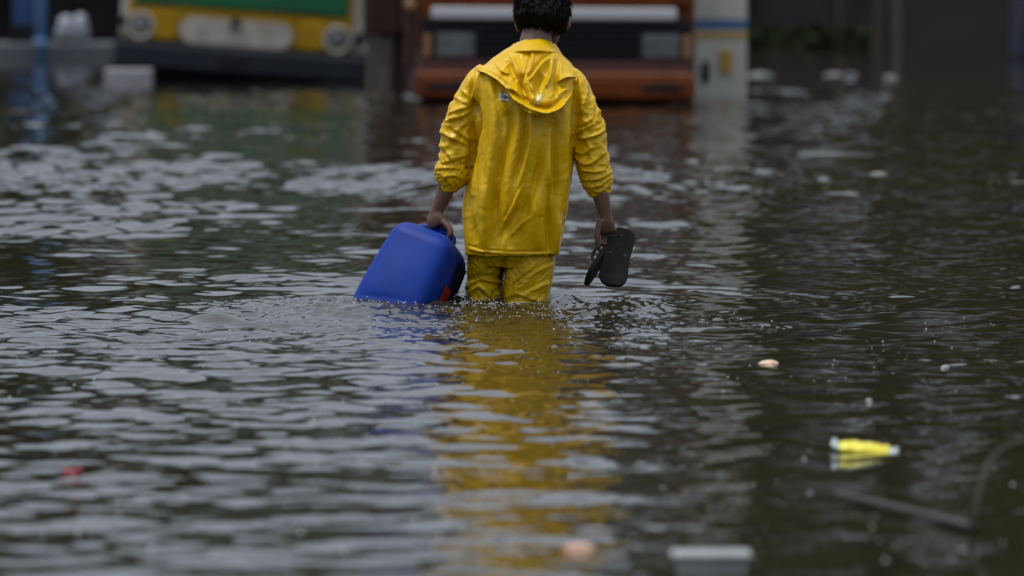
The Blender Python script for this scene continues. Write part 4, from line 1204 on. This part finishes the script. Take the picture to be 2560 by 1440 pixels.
# trees on the far bank
leafm = [mat('leaves_a', (0.060, 0.092, 0.006), 0.6, (0.088, 0.100, 0.006), 1.2, spec=.2), mat('leaves_b', (0.065, 0.078, 0.007), 0.6, (0.045, 0.065, 0.008), 1.0, spec=.2), mat('leaves_c', (0.042, 0.070, 0.010), 0.6, (0.068, 0.085, 0.010), 1.4, spec=.2)]
def tree(x, y, h, cw, label, seed, trunk_r=.22, nleaf=5200, kind=0, low=.10):
    g = np.random.default_rng(seed)
    nleaf = int(nleaf * 1.8)
    t = thing('tree', label, 'tree', (x, y, GZ), (0, 0, 0), 'trees on the far bank')
    s = MB()
    top = np.array([g.normal(0, .4), g.normal(0, .4), h * .62])
    pth = cr([(0, 0, 0), (g.normal(0, .1), 0, h * .2), top * .6 + np.array([g.normal(0, .2), 0, 0]), top], 16)
    s.add(*loft(pth, np.linspace(trunk_r * 1.25, trunk_r * .4, 16), n=10))
    tips = []
    for i in range(9):
        b0 = pth[5 + i]
        a = g.random() * 6.28
        L = cw * g.uniform(.5, .95)
        e = b0 + np.array([math.cos(a) * L, math.sin(a) * L, h * g.uniform(.05, .28)])
        s.add(*loft(cr([b0, (b0 + e) / 2 + np.array([0, 0, .25]), e], 8), np.linspace(trunk_r * .45, trunk_r * .12, 8), n=6))
        tips.append(e)
    s.build('trunk', M['bark'], t, True)
    # clumps of leaves spread unevenly through the crown
    ncl = 64
    C = []
    for i in range(ncl):
        if i < len(tips): C.append(tips[i]); continue
        u = g.normal(0, 1, 3); u /= np.linalg.norm(u); r_ = g.random() ** .45
        C.append(np.array([u[0] * cw * r_, u[1] * cw * r_, h * (low + 1) / 2 + u[2] * h * (1 - low) / 2 * r_]))
    C = np.array(C); rc = g.uniform(.5, 1.25, ncl) * cw * .26
    idx = g.integers(0, ncl, nleaf)
    u = g.normal(0, 1, (nleaf, 3)); u /= np.linalg.norm(u, axis=1)[:, None]
    P = C[idx] + u * (rc[idx] * g.random(nleaf) ** .4)[:, None] * np.array([1, 1, .75])
    a1 = g.normal(0, 1, (nleaf, 3)); a1 /= np.linalg.norm(a1, axis=1)[:, None]
    a2 = np.cross(a1, g.normal(0, 1, (nleaf, 3))); a2 /= np.linalg.norm(a2, axis=1)[:, None]
    sz = g.uniform(.14, .34, nleaf)[:, None]
    V = np.stack([P - a1 * sz, P + a2 * sz * .5, P + a1 * sz, P - a2 * sz * .5], 1).reshape(-1, 3)
    Fc = np.arange(nleaf * 4).reshape(-1, 4)
    obj('crown', mesh('crown', V, Fc.tolist(), False, [leafm[kind]]), t)
tree(5.0, 76, 20, 2.5, 'slender dark tree rising between the white post and the grey-brown hut', 1, .16, 6500, 0, .16)
tree(3.9, 92, 23, 2.2, 'slender tall tree behind the purplish wall right of the striped pillar', 12, .18, 5500, 2, .14)
tree(7.4, 74, 20, 3.2, 'dark tree rising directly behind the grey-brown hut', 13, .2, 6500, 1, .12)
tree(8.4, 81, 24, 5.0, 'tall dark tree behind the hut and the navy van', 2, .3, 7500, 1)
tree(10.9, 70, 21, 5.0, 'dark tree beside the navy van', 3, .26, 6500, 2)
tree(14.5, 77, 23, 5.4, 'dark tree on the bank farthest to the right', 4, .28, 6500, 0)
tree(8.6, 97, 26, 5.0, 'tallest tree, behind the dark purplish wall', 5, .3, 6500, 1)
tree(14.5, 100, 26, 6.4, 'tall tree behind the right end of the purplish wall', 6, .3, 6000, 2)
tree(-1.0, 110, 15, 5.0, 'tree rising behind the purplish-brown building', 7, .26, 4500, 0, .05)
tree(2.6, 114, 16, 2.4, 'unseen slender tree added behind the right end of the purplish-brown building to darken the reflections', 14, .18, 4500, 2, .06)  # added out of view to darken the reflections in the middle water
tree(-6.0, 106, 14, 5.0, 'tree behind the green and yellow lorry', 8, .26, 6000, 1, .05)
tree(-10.5, 110, 14.5, 5.2, 'tree behind the light blue post', 9, .26, 6000, 2, .05)
tree(-15.5, 107, 13.5, 5.0, 'tree behind the left end of the dark boundary wall', 10, .26, 6000, 0, .05)
tree(-21, 110, 17, 5.4, 'tree standing farthest left behind the dark boundary wall', 11, .28, 6000, 1, .05)

# weeds along the right bank
g_ = np.random.default_rng(77)
nW = 2600
P = np.stack([g_.uniform(3.3, 8.0, nW), g_.uniform(80.5, 86.5, nW), g_.uniform(-.1, .32, nW) ** 1.0], 1)
P[:, 2] *= .6 + .6 * np.abs(perlin2(P[:, 0] * 1.2, P[:, 1] * .7, 4))
a1 = g_.normal(0, 1, (nW, 3)); a1[:, 2] = np.abs(a1[:, 2]) + .5; a1 /= np.linalg.norm(a1, axis=1)[:, None]
a2 = np.cross(a1, g_.normal(0, 1, (nW, 3))); a2 /= np.linalg.norm(a2, axis=1)[:, None]
sz = g_.uniform(.06, .15, nW)[:, None]
V = np.stack([P - a1 * sz, P + a2 * sz * .4, P + a1 * sz, P - a2 * sz * .4], 1).reshape(-1, 3)
tag(obj('weeds', mesh('weeds', V, np.arange(nW * 4).reshape(-1, 4).tolist(), False, [mat('dark_weeds', (0.016, 0.024, 0.008), 0.7, (0.024, 0.03, 0.01), 2, spec=.1)])), 'low dark green weeds at the foot of the purplish wall', kind='stuff')
